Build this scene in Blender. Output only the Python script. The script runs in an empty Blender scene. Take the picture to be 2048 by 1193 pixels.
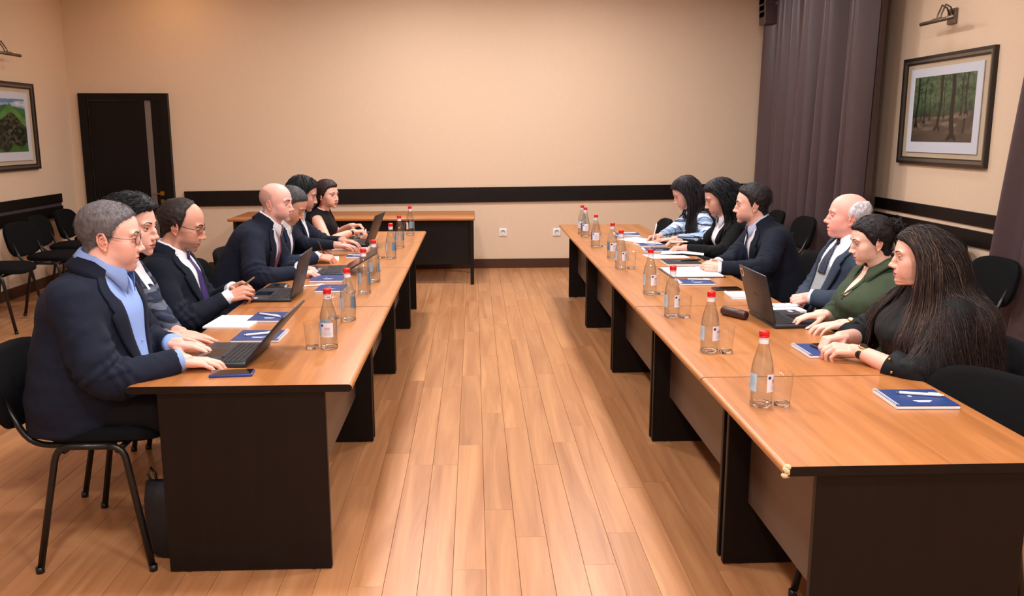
import bpy, bmesh, math, random
import numpy as np
from mathutils import Vector, Matrix, noise as mnoise

# ------------------------------------------------------------------ camera, light, exposure
SC = bpy.context.scene
COL = SC.collection
FPX, IW, IH = 1750.0, 2048, 1193
CAM_H = 1.513
def _basis(vx=948, vy=266, roll=0.5):
    d = np.array([(vx-IW/2)/FPX, (vy-IH/2)/FPX, 1.0]); d /= np.linalg.norm(d)
    r = math.radians(roll)
    n = np.array([math.sin(r), math.cos(r), 0.0]); n -= d*(n@d); n /= np.linalg.norm(n)
    return np.stack([np.cross(n, d), d, -n])
CR = _basis()
def at(x, y, z=None, Y=None, X=None):
    """point of the room seen at a photo position, on the plane of the given height / depth / side"""
    w = CR @ np.array([(x-IW/2)/FPX, (y-IH/2)/FPX, 1.0])
    k = (z-CAM_H)/w[2] if z is not None else (Y/w[1] if Y is not None else X/w[0])
    return Vector((w[0]*k, w[1]*k, CAM_H+w[2]*k))
cam_data = bpy.data.cameras.new('camera')
cam_data.sensor_width = 36.0; cam_data.lens = FPX*36.0/IW; cam_data.clip_end = 60
cam = bpy.data.objects.new('camera', cam_data); COL.objects.link(cam)
m = Matrix.Identity(4)
for i in range(3):
    m[i][0] = CR[i][0]; m[i][1] = -CR[i][1]; m[i][2] = -CR[i][2]
m[2][3] = CAM_H
cam.matrix_world = m
SC.camera = cam
world = bpy.data.worlds.new('world'); SC.world = world; world.use_nodes = True
world.node_tree.nodes['Background'].inputs[0].default_value = (0.9, 0.92, 1.0, 1)
world.node_tree.nodes['Background'].inputs[1].default_value = 0.02
vs = SC.view_settings
vs.view_transform = 'Standard'; vs.look = 'None'; vs.gamma = 1.0; vs.use_curve_mapping = False
vs.exposure = 0.14
CEIL = 3.25
# ceiling panel lamps: x, y, watts, colour  (each is built as a ceiling_light further down)
COOL = (1.0, 0.965, 0.955); WARM = (1.0, 0.60, 0.28)
LAMPS = [(x, y, p*(1.1 if y < 1 else 1.0), COOL, 0.3) for y in (-1.6, 0.9, 3.4, 5.9, 8.2) for x, p in ((-2.6, 5), (-.55, 43), (1.1, 43), (2.65, 5))]  # the row behind the camera is added to strengthen the frontal fill
LAMPS += [(-3.1, 9.1, 4, WARM, 0.25)]
HT = 0.68          # table height

# ------------------------------------------------------------------ helpers
def lin(r, g, b):
    f = lambda c: (c/255/12.92) if c/255 <= .04045 else ((c/255+.055)/1.055)**2.4
    return (f(r), f(g), f(b), 1.0)
MATS = {}
def mat(name, color, rough=0.5, metal=0.0, spec=0.5, bump=0.0, bscale=200.0, noise=0.0, nscale=8.0, stretch=(1,1,1),
        sheen=0.0, sss=0.0, attr=None, trans=0.0, ior=1.45, alpha=1.0, emit=0.0, coat=0.0):
    if name in MATS: return MATS[name]
    M = bpy.data.materials.new(name); M.use_nodes = True
    nt = M.node_tree; P = nt.nodes['Principled BSDF']; L = nt.links
    def setv(k, v):
        if k in P.inputs: P.inputs[k].default_value = v
    setv('Base Color', color); setv('Roughness', rough); setv('Metallic', metal); setv('Specular IOR Level', spec)
    setv('Transmission Weight', trans); setv('IOR', ior); setv('Alpha', alpha); setv('Coat Weight', coat)
    if sheen: setv('Sheen Weight', sheen); setv('Sheen Roughness', .5)
    if sss: setv('Subsurface Weight', sss); setv('Subsurface Radius', (.012, .005, .003)); setv('Subsurface Scale', 1.0)
    if emit: setv('Emission Color', color); setv('Emission Strength', emit)
    src = None
    tc = nt.nodes.new('ShaderNodeTexCoord'); mp = nt.nodes.new('ShaderNodeMapping')
    mp.inputs['Scale'].default_value = stretch; L.new(tc.outputs['Object'], mp.inputs['Vector'])
    if attr:
        a = nt.nodes.new('ShaderNodeAttribute'); a.attribute_name = attr; src = a.outputs['Color']
    if noise:
        n = nt.nodes.new('ShaderNodeTexNoise'); n.inputs['Scale'].default_value = nscale; n.inputs['Detail'].default_value = 5
        L.new(mp.outputs[0], n.inputs['Vector'])
        mr = nt.nodes.new('ShaderNodeMapRange'); mr.inputs['From Min'].default_value = .25; mr.inputs['From Max'].default_value = .75
        mr.inputs['To Min'].default_value = 1-noise; mr.inputs['To Max'].default_value = 1+noise
        L.new(n.outputs['Fac'], mr.inputs['Value'])
        mx = nt.nodes.new('ShaderNodeVectorMath'); mx.operation = 'SCALE'
        if src: L.new(src, mx.inputs[0])
        else: mx.inputs[0].default_value = color[:3]
        L.new(mr.outputs[0], mx.inputs['Scale']); src = mx.outputs[0]
    if src: L.new(src, P.inputs['Base Color'])
    if bump:
        n2 = nt.nodes.new('ShaderNodeTexNoise'); n2.inputs['Scale'].default_value = bscale; n2.inputs['Detail'].default_value = 3
        L.new(mp.outputs[0], n2.inputs['Vector'])
        b = nt.nodes.new('ShaderNodeBump'); b.inputs['Strength'].default_value = bump; b.inputs['Distance'].default_value = .004
        L.new(n2.outputs['Fac'], b.inputs['Height']); L.new(b.outputs[0], P.inputs['Normal'])
    MATS[name] = M
    return M
def wood(name, c1, c2, axis='Y', rough=.35, scale=1.0, spec=.5, rand=0.0, coat=0.0):
    if name in MATS: return MATS[name]
    M = bpy.data.materials.new(name); M.use_nodes = True
    nt = M.node_tree; P = nt.nodes['Principled BSDF']; L = nt.links
    P.inputs['Roughness'].default_value = rough; P.inputs['Specular IOR Level'].default_value = spec; P.inputs['Coat Weight'].default_value = coat
    tc = nt.nodes.new('ShaderNodeTexCoord'); mp = nt.nodes.new('ShaderNodeMapping')
    s = {'X': (1.2, 22, 22), 'Y': (22, 1.2, 22), 'Z': (22, 22, 1.2)}[axis]
    mp.inputs['Scale'].default_value = tuple(v*scale for v in s)
    L.new(tc.outputs['Object'], mp.inputs['Vector'])
    if rand:
        oi = nt.nodes.new('ShaderNodeObjectInfo'); ge = nt.nodes.new('ShaderNodeNewGeometry')
        ad = nt.nodes.new('ShaderNodeMath'); ad.operation = 'ADD'
        L.new(oi.outputs['Random'], ad.inputs[0]); L.new(ge.outputs['Random Per Island'], ad.inputs[1])
        fr = nt.nodes.new('ShaderNodeMath'); fr.operation = 'FRACT'; L.new(ad.outputs[0], fr.inputs[0])
        k = nt.nodes.new('ShaderNodeMath'); k.operation = 'MULTIPLY'; k.inputs[1].default_value = 60; L.new(fr.outputs[0], k.inputs[0])
        cb = nt.nodes.new('ShaderNodeCombineXYZ'); L.new(k.outputs[0], cb.inputs[0]); L.new(k.outputs[0], cb.inputs[1])
        L.new(cb.outputs[0], mp.inputs['Location'])
    n = nt.nodes.new('ShaderNodeTexNoise'); n.inputs['Scale'].default_value = 1.0; n.inputs['Detail'].default_value = 7
    n.inputs['Roughness'].default_value = .6; n.inputs['Distortion'].default_value = .9
    L.new(mp.outputs[0], n.inputs['Vector'])
    cr = nt.nodes.new('ShaderNodeValToRGB')
    cr.color_ramp.elements[0].position = .28; cr.color_ramp.elements[0].color = c1
    cr.color_ramp.elements[1].position = .72; cr.color_ramp.elements[1].color = c2
    L.new(n.outputs['Fac'], cr.inputs[0])
    out = cr.outputs[0]
    if rand:
        mr = nt.nodes.new('ShaderNodeMapRange'); mr.inputs['To Min'].default_value = 1-rand; mr.inputs['To Max'].default_value = 1+rand
        L.new(fr.outputs[0], mr.inputs['Value'])
        vm = nt.nodes.new('ShaderNodeVectorMath'); vm.operation = 'SCALE'
        L.new(out, vm.inputs[0]); L.new(mr.outputs[0], vm.inputs['Scale']); out = vm.outputs[0]
    L.new(out, P.inputs['Base Color'])
    MATS[name] = M
    return M

class MB:
    def __init__(s): s.v = []; s.f = []; s.mi = []
    def add(s, vs_, fs, mi=0):
        o = len(s.v); s.v += [tuple(p) for p in vs_]; s.f += [tuple(i+o for i in f) for f in fs]; s.mi += [mi]*len(fs); return s
    def box(s, x0, x1, y0, y1, z0, z1, mi=0, M=None, bev=0.0):
        if bev:
            b = min(bev, (x1-x0)*.49, (y1-y0)*.49, (z1-z0)*.49)
            bm = bmesh.new(); bmesh.ops.create_cube(bm, size=1)
            for v in bm.verts:
                v.co = Vector(((x0+x1)/2+v.co.x*(x1-x0), (y0+y1)/2+v.co.y*(y1-y0), (z0+z1)/2+v.co.z*(z1-z0)))
            bmesh.ops.bevel(bm, geom=bm.edges[:], offset=b, segments=2, profile=.5, affect='EDGES')
            vs_ = [v.co.copy() for v in bm.verts]; fs = [[v.index for v in f.verts] for f in bm.faces]; bm.free()
        else:
            vs_ = [Vector((x, y, z)) for z in (z0, z1) for y in (y0, y1) for x in (x0, x1)]
            fs = [(0,2,3,1), (4,5,7,6), (0,1,5,4), (2,6,7,3), (0,4,6,2), (1,3,7,5)]
        if M is not None: vs_ = [M @ v for v in vs_]
        return s.add(vs_, fs, mi)
    def loft(s, rings, cap=True, mi=0, closed=True):
        n = len(rings[0]); vs_ = [p for r in rings for p in r]; fs = []
        for i in range(len(rings)-1):
            for j in range(n if closed else n-1):
                k = (j+1) % n
                fs.append((i*n+j, i*n+k, (i+1)*n+k, (i+1)*n+j))
        if cap:
            fs.append(tuple(range(n-1, -1, -1))); fs.append(tuple((len(rings)-1)*n+j for j in range(n)))
        return s.add(vs_, fs, mi)
    def tube(s, path, rad, seg=8, mi=0, cap=True, flat=1.0):
        P = [Vector(p) for p in path]; R = rad if hasattr(rad, '__len__') else [rad]*len(P)
        rings = []; up = None
        for i, p in enumerate(P):
            t = (P[min(i+1, len(P)-1)]-P[max(i-1, 0)])
            if t.length < 1e-9: t = Vector((0,0,1))
            t.normalize()
            if up is None:
                up = Vector((0,0,1)) if abs(t.z) < .9 else Vector((1,0,0))
            a = t.cross(up)
            if a.length < 1e-5: a = t.orthogonal()
            a.normalize(); b = a.cross(t).normalized(); up = b
            rings.append([p+a*math.cos(2*math.pi*j/seg)*R[i]+b*math.sin(2*math.pi*j/seg)*R[i]*flat for j in range(seg)])
        return s.loft(rings, cap, mi)
    def lathe(s, prof, seg=24, c=(0,0,0), mi=0, cap=True):
        rings = [[(c[0]+r*math.cos(2*math.pi*j/seg), c[1]+r*math.sin(2*math.pi*j/seg), c[2]+z) for j in range(seg)] for r, z in prof]
        return s.loft(rings, cap, mi)
    def ball(s, c, r, seg=12, rings=8, mi=0, M=None):
        r = r if hasattr(r, '__len__') else (r, r, r)
        rr = []
        for i in range(1, rings):
            th = math.pi*i/rings
            ring = []
            for j in range(seg):
                ph = 2*math.pi*j/seg
                p = Vector((r[0]*math.sin(th)*math.cos(ph), r[1]*math.sin(th)*math.sin(ph), -r[2]*math.cos(th)))
                if M is not None: p = M @ p
                ring.append(p+Vector(c))
            rr.append(ring)
        return s.loft(rr, True, mi)
    def capsule(s, a, b, ra, rb, seg=12):
        a = Vector(a); b = Vector(b); t = (b-a); L = t.length; t = t/L if L > 1e-9 else Vector((0,0,1))
        u = t.orthogonal().normalized(); w = t.cross(u); rings = []
        for k in range(1, 4):
            th = math.pi/2*(1-k/3.0); rings.append((a-t*ra*math.sin(th)*.98, max(ra*math.cos(th), ra*.05)))
        for k in range(0, 3):
            th = math.pi/2*(k/3.0); rings.append((b+t*rb*math.sin(th)*.98, rb*math.cos(th)))
        rings[0] = (a-t*ra*.866, ra*.5); 
        R = [(a-t*ra*.98, ra*.2), (a-t*ra*.8, ra*.6), (a-t*ra*.45, ra*.89), (a, ra), (b, rb), (b+t*rb*.45, rb*.89), (b+t*rb*.8, rb*.6), (b+t*rb*.98, rb*.2)]
        return s.loft([[p+u*r*math.cos(2*math.pi*j/seg)+w*r*math.sin(2*math.pi*j/seg) for j in range(seg)] for p, r in R])
    def mesh(s, name):
        me = bpy.data.meshes.new(name); me.from_pydata([tuple(v) for v in s.v], [], s.f)
        if any(s.mi): me.polygons.foreach_set('material_index', s.mi)
        return me
    def build(s, name, mats, parent=None, smooth=False, loc=None, rz=0.0):
        return link(name, s.mesh(name), mats, parent, smooth, loc, rz)
def link(name, me, mats, parent=None, smooth=False, loc=None, rz=0.0):
    if mats is not None:
        for M_ in (mats if isinstance(mats, (list, tuple)) else [mats]): me.materials.append(M_)
    if smooth:
        me.polygons.foreach_set('use_smooth', [True]*len(me.polygons))
    o = bpy.data.objects.new(name, me); COL.objects.link(o)
    if parent is not None: o.parent = parent
    if loc is not None: o.location = loc
    if rz: o.rotation_euler = (0, 0, rz)
    return o
def sharp(o, ang=35):
    me = o.data
    me.polygons.foreach_set('use_smooth', [True]*len(me.polygons))
    me.set_sharp_from_angle(angle=math.radians(ang)); return o
def tag(o, label=None, cat=None, group=None, kind=None):
    if label: o['label'] = label
    if cat: o['category'] = cat
    if group: o['group'] = group
    if kind: o['kind'] = kind
    return o
def thing(name, label, cat, loc=(0,0,0), rz=0.0, group=None):
    o = bpy.data.objects.new(name, None); COL.objects.link(o); o.empty_display_size = .1
    o.location = loc; o.rotation_euler = (0, 0, rz); return tag(o, label, cat, group)
def copy_tree(o, parent=None):
    c = o.copy(); COL.objects.link(c); c.parent = parent
    for ch in o.children: copy_tree(ch, c)
    return c
def struct(o): o['kind'] = 'structure'; return o

# ------------------------------------------------------------------ materials of the room
M_wall = mat('wall_paint', lin(220, 194, 168), rough=.85, spec=.2, bump=.25, bscale=260, noise=.015, nscale=30)
M_ceil = mat('ceiling_paint', lin(196, 188, 178), rough=.9, spec=.2)
M_dark = mat('dark_wenge_laminate', lin(17, 11, 10), rough=.45, spec=.28, noise=.25, nscale=40, stretch=(1,1,.08))
M_panel = mat('brown_panel_laminate', lin(84, 66, 56), rough=.38, spec=.5, noise=.1, nscale=40, stretch=(1,.1,1))
M_base = mat('baseboard_brown', lin(70, 42, 30), rough=.4, spec=.4)
M_top = wood('table_veneer', lin(154, 95, 50), lin(188, 123, 70), 'Y', rough=.30, spec=.45)
M_plank = wood('laminate_plank', lin(152, 98, 60), lin(194, 140, 95), 'Y', rough=.33, scale=.55, spec=.4, rand=.08)
M_gap = mat('floor_gap', lin(96, 60, 38), rough=.8)
M_fab = mat('black_chair_fabric', lin(17, 17, 19), rough=.9, spec=.12, bump=.3, bscale=500)
M_tube = mat('black_painted_steel', lin(18, 18, 20), rough=.32, spec=.5)
M_white = mat('white_plastic', lin(238, 238, 240), rough=.35)
M_paper = mat('white_paper', lin(240, 241, 243), rough=.8, spec=.2)
M_steel = mat('satin_steel', lin(150, 145, 140), rough=.35, metal=1.0)
M_brass = mat('brass', lin(190, 150, 80), rough=.3, metal=1.0)
M_blackp = mat('black_plastic', lin(20, 20, 23), rough=.35)

# ------------------------------------------------------------------ room shell
XL, XR, YB, YF = -4.30, 3.50, 9.85, -2.6
def back_y(x): return YB + 0.03*x
b = MB().box(XL-.2, XR+.2, YF-.2, YB+.6, -.12, -.012)
floor = struct(b.build('floor', M_gap))
# laminate planks, nearest and most visible ones as single parts
PW, PL, TH = .1165, 1.255, .012
pb = MB(); g = .0006
pb.box(-PW/2+g, PW/2-g, -PL/2+g, PL/2-g, 0, TH, bev=.0007); plank_me = pb.mesh('plank'); plank_me.materials.append(M_plank)
seamY = {-2: 2.6, -1: 3.85, 0: 2.853, 1: 3.35, 2: 3.10, 3: 3.836, 4: 2.873, 5: 3.118, 6: 3.55}
rng = random.Random(5)
cells = []
for r_ in range(int((XL+.0877)/PW)-1, int((XR+.0877)/PW)+2):
    x = -.0877 + PW*r_ + PW/2
    if x < XL-.05 or x > XR+.05: continue
    ph = seamY.get(r_, 2.9+(r_*0.47) % 1.255 + rng.uniform(-.1, .1))
    y = ph - PL*6 + PL/2
    while y < YB+.9:
        if y > YF-.6: cells.append((x, y))
        y += PL
def vis(c):
    x, y = c
    if y < 2.0: return 0
    p = CR.T @ np.array([x, y, -CAM_H]); u = IW/2+FPX*p[0]/p[2]; v = IH/2+FPX*p[1]/p[2]
    if not (-60 < u < IW+60 and v < IH+140): return 0
    w = 1/p[2]
    if x > 1.0: w *= .12
    if -1.1 < x < -.5: w *= .5
    if x < -1.3 and y > 4.2: w *= .3
    return w
cells.sort(key=vis, reverse=True)
first = None
for x, y in cells[:290]:
    o = bpy.data.objects.new('plank', plank_me); COL.objects.link(o); o.parent = floor; o.location = (x, y, -TH)
rest = MB()
for x, y in cells[290:]: rest.box(x-PW/2+g, x+PW/2-g, y-PL/2+g, y+PL/2-g, -TH, 0)
tag(rest.build('plank_field', M_plank, floor), kind='stuff')
# walls
def wall(name, pts, th_dir):
    v = [Vector(p) for p in pts]; d = Vector(th_dir)
    mb = MB().add(v+[p+d for p in v], [(0,1,2,3), (7,6,5,4), (0,4,5,1), (1,5,6,2), (2,6,7,3), (3,7,4,0)])
    return struct(mb.build(name, M_wall))
wall('wall_back', [(XL, back_y(XL), 0), (XL, back_y(XL), CEIL), (XR, back_y(XR), CEIL), (XR, back_y(XR), 0)], (0, .15, 0))
wall('wall_left', [(XL, YF, 0), (XL, YF, CEIL), (XL, back_y(XL)+.1, CEIL), (XL, back_y(XL)+.1, 0)], (-.15, 0, 0))
wall('wall_right', [(XR, YF, 0), (XR, back_y(XR)+.1, 0), (XR, back_y(XR)+.1, CEIL), (XR, YF, CEIL)], (.15, 0, 0))
wall('wall_front', [(XL, YF, 0), (XR, YF, 0), (XR, YF, CEIL), (XL, YF, CEIL)], (0, -.15, 0))
struct(MB().box(XL-.15, XR+.15, YF-.15, YB+.4, CEIL, CEIL+.12).build('ceiling', M_ceil))
WA = math.atan(.03)
def back_strip(name, x0, x1, za0, za1, zb0, zb1, th, mt):
    """board on the back wall: bottom/top height at x0 (za) and x1 (zb)"""
    v = []
    for dy in (0, -th):
        for x, z in ((x0, za0), (x1, zb0), (x1, zb1), (x0, za1)): v.append((x, back_y(x)+dy, z))
    return MB().add(v, [(3,2,1,0), (4,5,6,7), (0,1,5,4), (1,2,6,5), (2,3,7,6), (3,0,4,7)]).build(name, mt)
# wall board band in two lengths, baseboard
bt = lambda x: .915 + .0088*x
xa = at(369, 383, Y=9.75).x
trim1 = struct(back_strip('trim_1', xa+.01, XR-.03, bt(xa)-.16, bt(xa)-.005, bt(XR)-.16, bt(XR)-.005, .006, M_dark))
for a, b_ in ((xa, .030), (.034, XR-.02)):
    o = back_strip('board', a, b_, bt(a)-.165, bt(a), bt(b_)-.165, bt(b_), .022, M_dark); o.parent = trim1
bb = back_strip('baseboard_back', -2.95, XR, 0, .105, 0, .105, .018, M_base); struct(bb)
o = MB().box(XL, XL+.018, YF, back_y(XL)-.02, 0, .10).build('baseboard_left', M_base); struct(o)
o = MB().box(XR-.018, XR, YF, 9.9, 0, .10).build('baseboard_right', M_base); struct(o)
def side_band(name, X, sgn, y0, y1, zt, gapmat):
    t = struct(MB().box(min(X, X+sgn*.008), max(X, X+sgn*.008), y0, y1, zt-.20, zt-.09).build(name, gapmat))
    for z1, z0 in ((zt, zt-.092), (zt-.125, zt-.235)):
        MB().box(min(X, X+sgn*.022), max(X, X+sgn*.022), y0, y1, z0, z1, bev=.003).build('board', M_dark, t)
    return t
M_bandgap = mat('band_gap_grey', lin(70, 66, 70), rough=.4)
side_band('trim_2', XL, 1, 4.0, 9.32, .90, M_bandgap)
side_band('trim_3', XR, -1, 4.0, 7.50, .965, M_wall)
# door in the back wall
dl = at(155, 189, Y=9.70); dr = at(336, 188, Y=9.74)
x0, x1, zt = dl.x, dr.x, 1.93
yd = back_y((x0+x1)/2)
dr_o = struct(MB().box(x0+.09, x1-.09, yd-.022, yd+.02, 0.005, zt-.075, bev=.003).build('door_1', M_dark))
fr = MB().box(x0, x0+.085, yd-.045, yd+.02, 0, zt).box(x1-.085, x1, yd-.045, yd+.02, 0, zt).box(x0+.085, x1-.085, yd-.045, yd+.02, zt-.07, zt)
fr.build('door_frame', M_dark, dr_o)
M_frost = mat('frosted_glass_strip', lin(120, 108, 102), rough=.45, spec=.5)
gx = x0+ (x1-x0)*.735
MB().box(gx, gx+.062, yd-.026, yd-.02, .01, zt-.075).build('glass_strip', M_frost, dr_o)
hp = at(330, 388, Y=9.65)
hd = MB().box(x1-.150, x1-.105, yd-.030, yd-.020, hp.z-.022, hp.z+.022)
hd.box(x1-.136, x1-.120, yd-.065, yd-.03, hp.z-.008, hp.z+.008).box(x1-.235, x1-.120, yd-.072, yd-.060, hp.z-.008, hp.z+.006, bev=.003)
hd.build('handle', M_brass, dr_o)
MB().box(x1-.148, x1-.108, yd-.030, yd-.020, hp.z-.105, hp.z-.065).box(x1-.132, x1-.124, yd-.032, yd-.029, hp.z-.095, hp.z-.075, 0).build('lock_plate', M_brass, dr_o)
# sockets
for k, (px, lab) in enumerate(((1006, 'white wall socket beside the right end of the back table'), (1114, 'white wall socket next to the far end of the right-hand table'))):
    p = at(px, 465, Y=9.84); y = back_y(p.x)
    t = thing('wall_socket', lab, 'socket', (p.x, y, p.z), WA, 'wall sockets')
    MB().box(-.043, .043, -.012, 0, -.043, .043, bev=.005).build('cover_plate', M_white, t)
    mb = MB(); 
    ring = lambda r, yy: [(r*math.cos(a*math.pi/10), yy, r*math.sin(a*math.pi/10)) for a in range(20)]
    mb.loft([ring(.0285, -.0121), ring(.0285, -.0155), ring(.0245, -.0155), ring(.0235, -.0105)], cap=True)
    mb.build('outlet_ring', mat('socket_grey', lin(205, 203, 200), rough=.4), t, True)
    for s_ in (-1, 1):
        MB().tube([(s_*.0095, -.0085, 0), (s_*.0095, -.0112, 0)], .003, 8).build('contact_hole', M_blackp, t)
# ceiling lamps
M_em = {}
for i, (x, y, w, c, sz) in enumerate(LAMPS):
    big = sz > .26
    t = thing('ceiling_light' if big else 'ceiling_spot', 'square ceiling light %s, %s row from back wall' % (('above the left wall chairs', 'above the left tables', 'above the right tables', 'above the right wall chairs')[i % 4], ('fifth', 'fourth', 'third', 'second', 'first')[i//4 % 5]) if big else 'small warm ceiling light above the dark door', 'light', (x, y, CEIL), 0, 'ceiling light panels' if big else None)
    h = sz/2
    MB().box(-h-.02, h+.02, -h-.02, -h, -.03, 0).box(-h-.02, h+.02, h, h+.02, -.03, 0).box(-h-.02, -h, -h, h, -.03, 0).box(h, h+.02, -h, h, -.03, 0).build('frame', M_white, t)
    MB().box(-h, h, -h, h, -.012, -.004).build('diffuser', mat('diffuser_%s' % ('cool' if big else 'warm'), (*c, 1), emit=6.0), t)
    ld = bpy.data.lights.new('lamp', 'AREA'); ld.shape = 'SQUARE'; ld.size = sz; ld.energy = w; ld.color = c
    lo = bpy.data.objects.new('lamp', ld); COL.objects.link(lo); lo.parent = t; lo.location = (0, 0, -.02)

# ------------------------------------------------------------------ curtains
M_curt = mat('aubergine_satin', lin(82, 66, 68), rough=.32, spec=.5, bump=.12, bscale=300)
def curtain(name, label, top, bot, z1, X, folds, amp, seed):
    """top / bot: (y far, y near) span at top and floor"""
    r = random.Random(seed); n = 220; nz = 26
    ph = [r.uniform(0, 6.28) for _ in range(4)]; fr_ = [1.0, .53, 1.9, 2.7]
    rows = []
    t = thing(name, label, 'curtain', (X, (bot[0]+bot[1])/2, 0))
    for th in (0, .006):
        for k in range(nz+1):
            q = k/nz; z = .02+(z1-.02)*q; row = []
            for i in range(n+1):
                u = i/n; y = (bot[0]*(1-q)+top[0]*q)*(1-u)+(bot[1]*(1-q)+top[1]*q)*u
                a = u*folds*2*math.pi
                f = math.sin(a+ph[0]+.5*math.sin(a*.37+q*.7))*.62+.25*math.sin(a*fr_[1]+ph[1]+q*.6)+.16*math.sin(a*fr_[2]+ph[2]-q*.5)
                row.append((amp*f*(1.0-.25*q)+th, y-(bot[0]+bot[1])/2+.02*math.sin(a*.5+q*3), z))
            rows.append(row)
    m1 = MB(); N = n+1
    vs_ = [p for rw in rows for p in rw]; fs = []
    H_ = nz+1
    for k in range(nz):
        for i in range(n):
            a = k*N+i; fs.append((a, a+1, a+N+1, a+N)); c = (k+H_)*N+i; fs.append((c+N, c+N+1, c+1, c))
    for i in range(n):
        fs.append((i+1, i, H_*N+i, H_*N+i+1)); a = nz*N+i; c = (H_+nz)*N+i; fs.append((a, a+1, c+1, c))
    m1.add(vs_, fs); m1.build('drape', M_curt, t, True)
    return t
ct = curtain('curtain', 'long aubergine curtain hanging in the far right corner of the room', (9.86, 7.12), (9.86, 7.16), 2.98, XR-.24, 10.5, .17, 3)
vb = MB()
for k in range(5):
    vb.box(-.14, .13, 1.13+.012*k, 1.32+.01*k, 2.66+.07*k, 2.80+.07*k, bev=.01)
vb.box(-.16, .14, -1.33, 1.36, 2.96, 3.2, bev=.015)
vb.build('valance', M_curt, ct)
curtain('curtain', 'aubergine curtain cut by the right edge, beside the forest picture', (5.20, 3.6), (5.62, 3.6), 2.98, XR-.17, 6, .10, 8)
# ------------------------------------------------------------------ pictures with lamps
M_frame = mat('dark_bronze_frame', lin(40, 34, 30), rough=.35, spec=.5)
M_pewter = mat('pewter_frame', lin(125, 115, 105), rough=.35, metal=.7)
M_mount = mat('beige_mount_board', lin(186, 166, 140), rough=.9)
M_print = mat('printed_photo', (1,1,1,1), rough=.35, attr='print')
def fbm(x, y, seed=0, oct_=4):
    out = np.zeros(x.shape); a = 1.0; tot = 0
    for o in range(oct_):
        xs, ys = x*2**o+seed*7.3, y*2**o+seed*3.1
        xi, yi = np.floor(xs), np.floor(ys); fx, fy = xs-xi, ys-yi
        fx = fx*fx*(3-2*fx); fy = fy*fy*(3-2*fy)
        h = lambda i, j: np.modf(np.abs(np.sin(i*127.1+j*311.7+seed*17)*43758.5453))[0]
        out += a*((h(xi, yi)*(1-fx)+h(xi+1, yi)*fx)*(1-fy)+(h(xi, yi+1)*(1-fx)+h(xi+1, yi+1)*fx)*fy); tot += a; a *= .5
    return out/tot
def mix3(a, b, t): return a*(1-t[..., None])+b*t[..., None]
def A(*c): return np.array(lin(*c)[:3])
def forest(u, v):          # u 0..1 left to right, v 0..1 bottom to top
    f = fbm(u*14, v*14, 2); f2 = fbm(u*40, v*40, 5, 3)
    img = mix3(np.broadcast_to(A(40, 66, 40), u.shape+(3,)), np.broadcast_to(A(120, 160, 100), u.shape+(3,)), np.clip((f*.6+f2*.6-.35)*1.7, 0, 1)*np.clip((v-.3)*2.4, .15, 1))
    horizon = .36+.10*u+.02*np.sin(u*9)
    gcol = mix3(np.broadcast_to(A(88, 68, 52), u.shape+(3,)), np.broadcast_to(A(178, 150, 122), u.shape+(3,)), np.clip((fbm(u*5, v*16, 9)-.45)*3.0, 0, 1)*np.clip(1-np.abs(v-.3)*5, 0, 1)+.15*f2)
    img = mix3(img, gcol, np.clip((horizon-v)*40, 0, 1))
    for x0, w, base, lean, tone in ((.07, .022, .24, .02, .7), (.20, .014, .30, .03, .8), (.45, .030, .20, .05, .8), (.53, .012, .36, .02, 1.1), (.68, .042, .06, -.02, .62), (.80, .014, .40, .03, 1.0), (.88, .02, .42, -.01, .8), (.30, .010, .34, .0, 1.0), (.15, .008, .36, -.02, .9)):
        xc = x0+lean*(v-base)+.008*np.sin(v*9+x0*20); ww = w*(1.0-.25*v)*(1+1.2*np.clip(.06-(v-base), 0, .06)/.06*.8)
        mk = np.clip((ww-np.abs(u-xc))*160, 0, 1)*(v > base-.03*np.abs(u-xc)/w)
        img = mix3(img, np.broadcast_to(A(46, 38, 33)*tone, u.shape+(3,))*(.7+.6*f2[..., None]), mk)
    st = np.clip((.016-np.abs(u-(.86+.08*(v-.15))))*160, 0, 1)*(v > .12)*(v < .34)
    return mix3(img, np.broadcast_to(A(40, 33, 30), u.shape+(3,)), st)
def hills(u, v):
    f = fbm(u*7, v*7, 4); f2 = fbm(u*28, v*28, 6, 3)
    sky = mix3(np.broadcast_to(A(70, 140, 200), u.shape+(3,)), np.broadcast_to(A(235, 240, 245), u.shape+(3,)), np.clip((fbm(u*4, v*9, 8)-.4)*4, 0, 1))
    far = mix3(np.broadcast_to(A(40, 95, 45), u.shape+(3,)), np.broadcast_to(A(70, 140, 60), u.shape+(3,)), f)
    near = mix3(np.broadcast_to(A(58, 130, 40), u.shape+(3,)), np.broadcast_to(A(105, 170, 60), u.shape+(3,)), f)
    dark = mix3(np.broadcast_to(A(24, 40, 20), u.shape+(3,)), np.broadcast_to(A(112, 100, 78), u.shape+(3,)), np.clip((f2-.42)*3, 0, 1)*np.clip(1.2-np.abs(u-.72)*3, 0, 1))
    img = mix3(sky, far, np.clip((.86-.03*np.sin(u*8)-v)*60, 0, 1))
    img = mix3(img, near, np.clip((.93-.9*np.abs(u-.68)*1.1-v)*60, 0, 1))
    img = mix3(img, dark, np.clip((.66+.10*np.sin(u*11)-.25*(u-.7)-v)*30, 0, 1))
    return mix3(img, near*.6, np.clip((.25*(u-.5)+.06+.05*np.sin(u*20)-v)*20, 0, 1))
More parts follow.
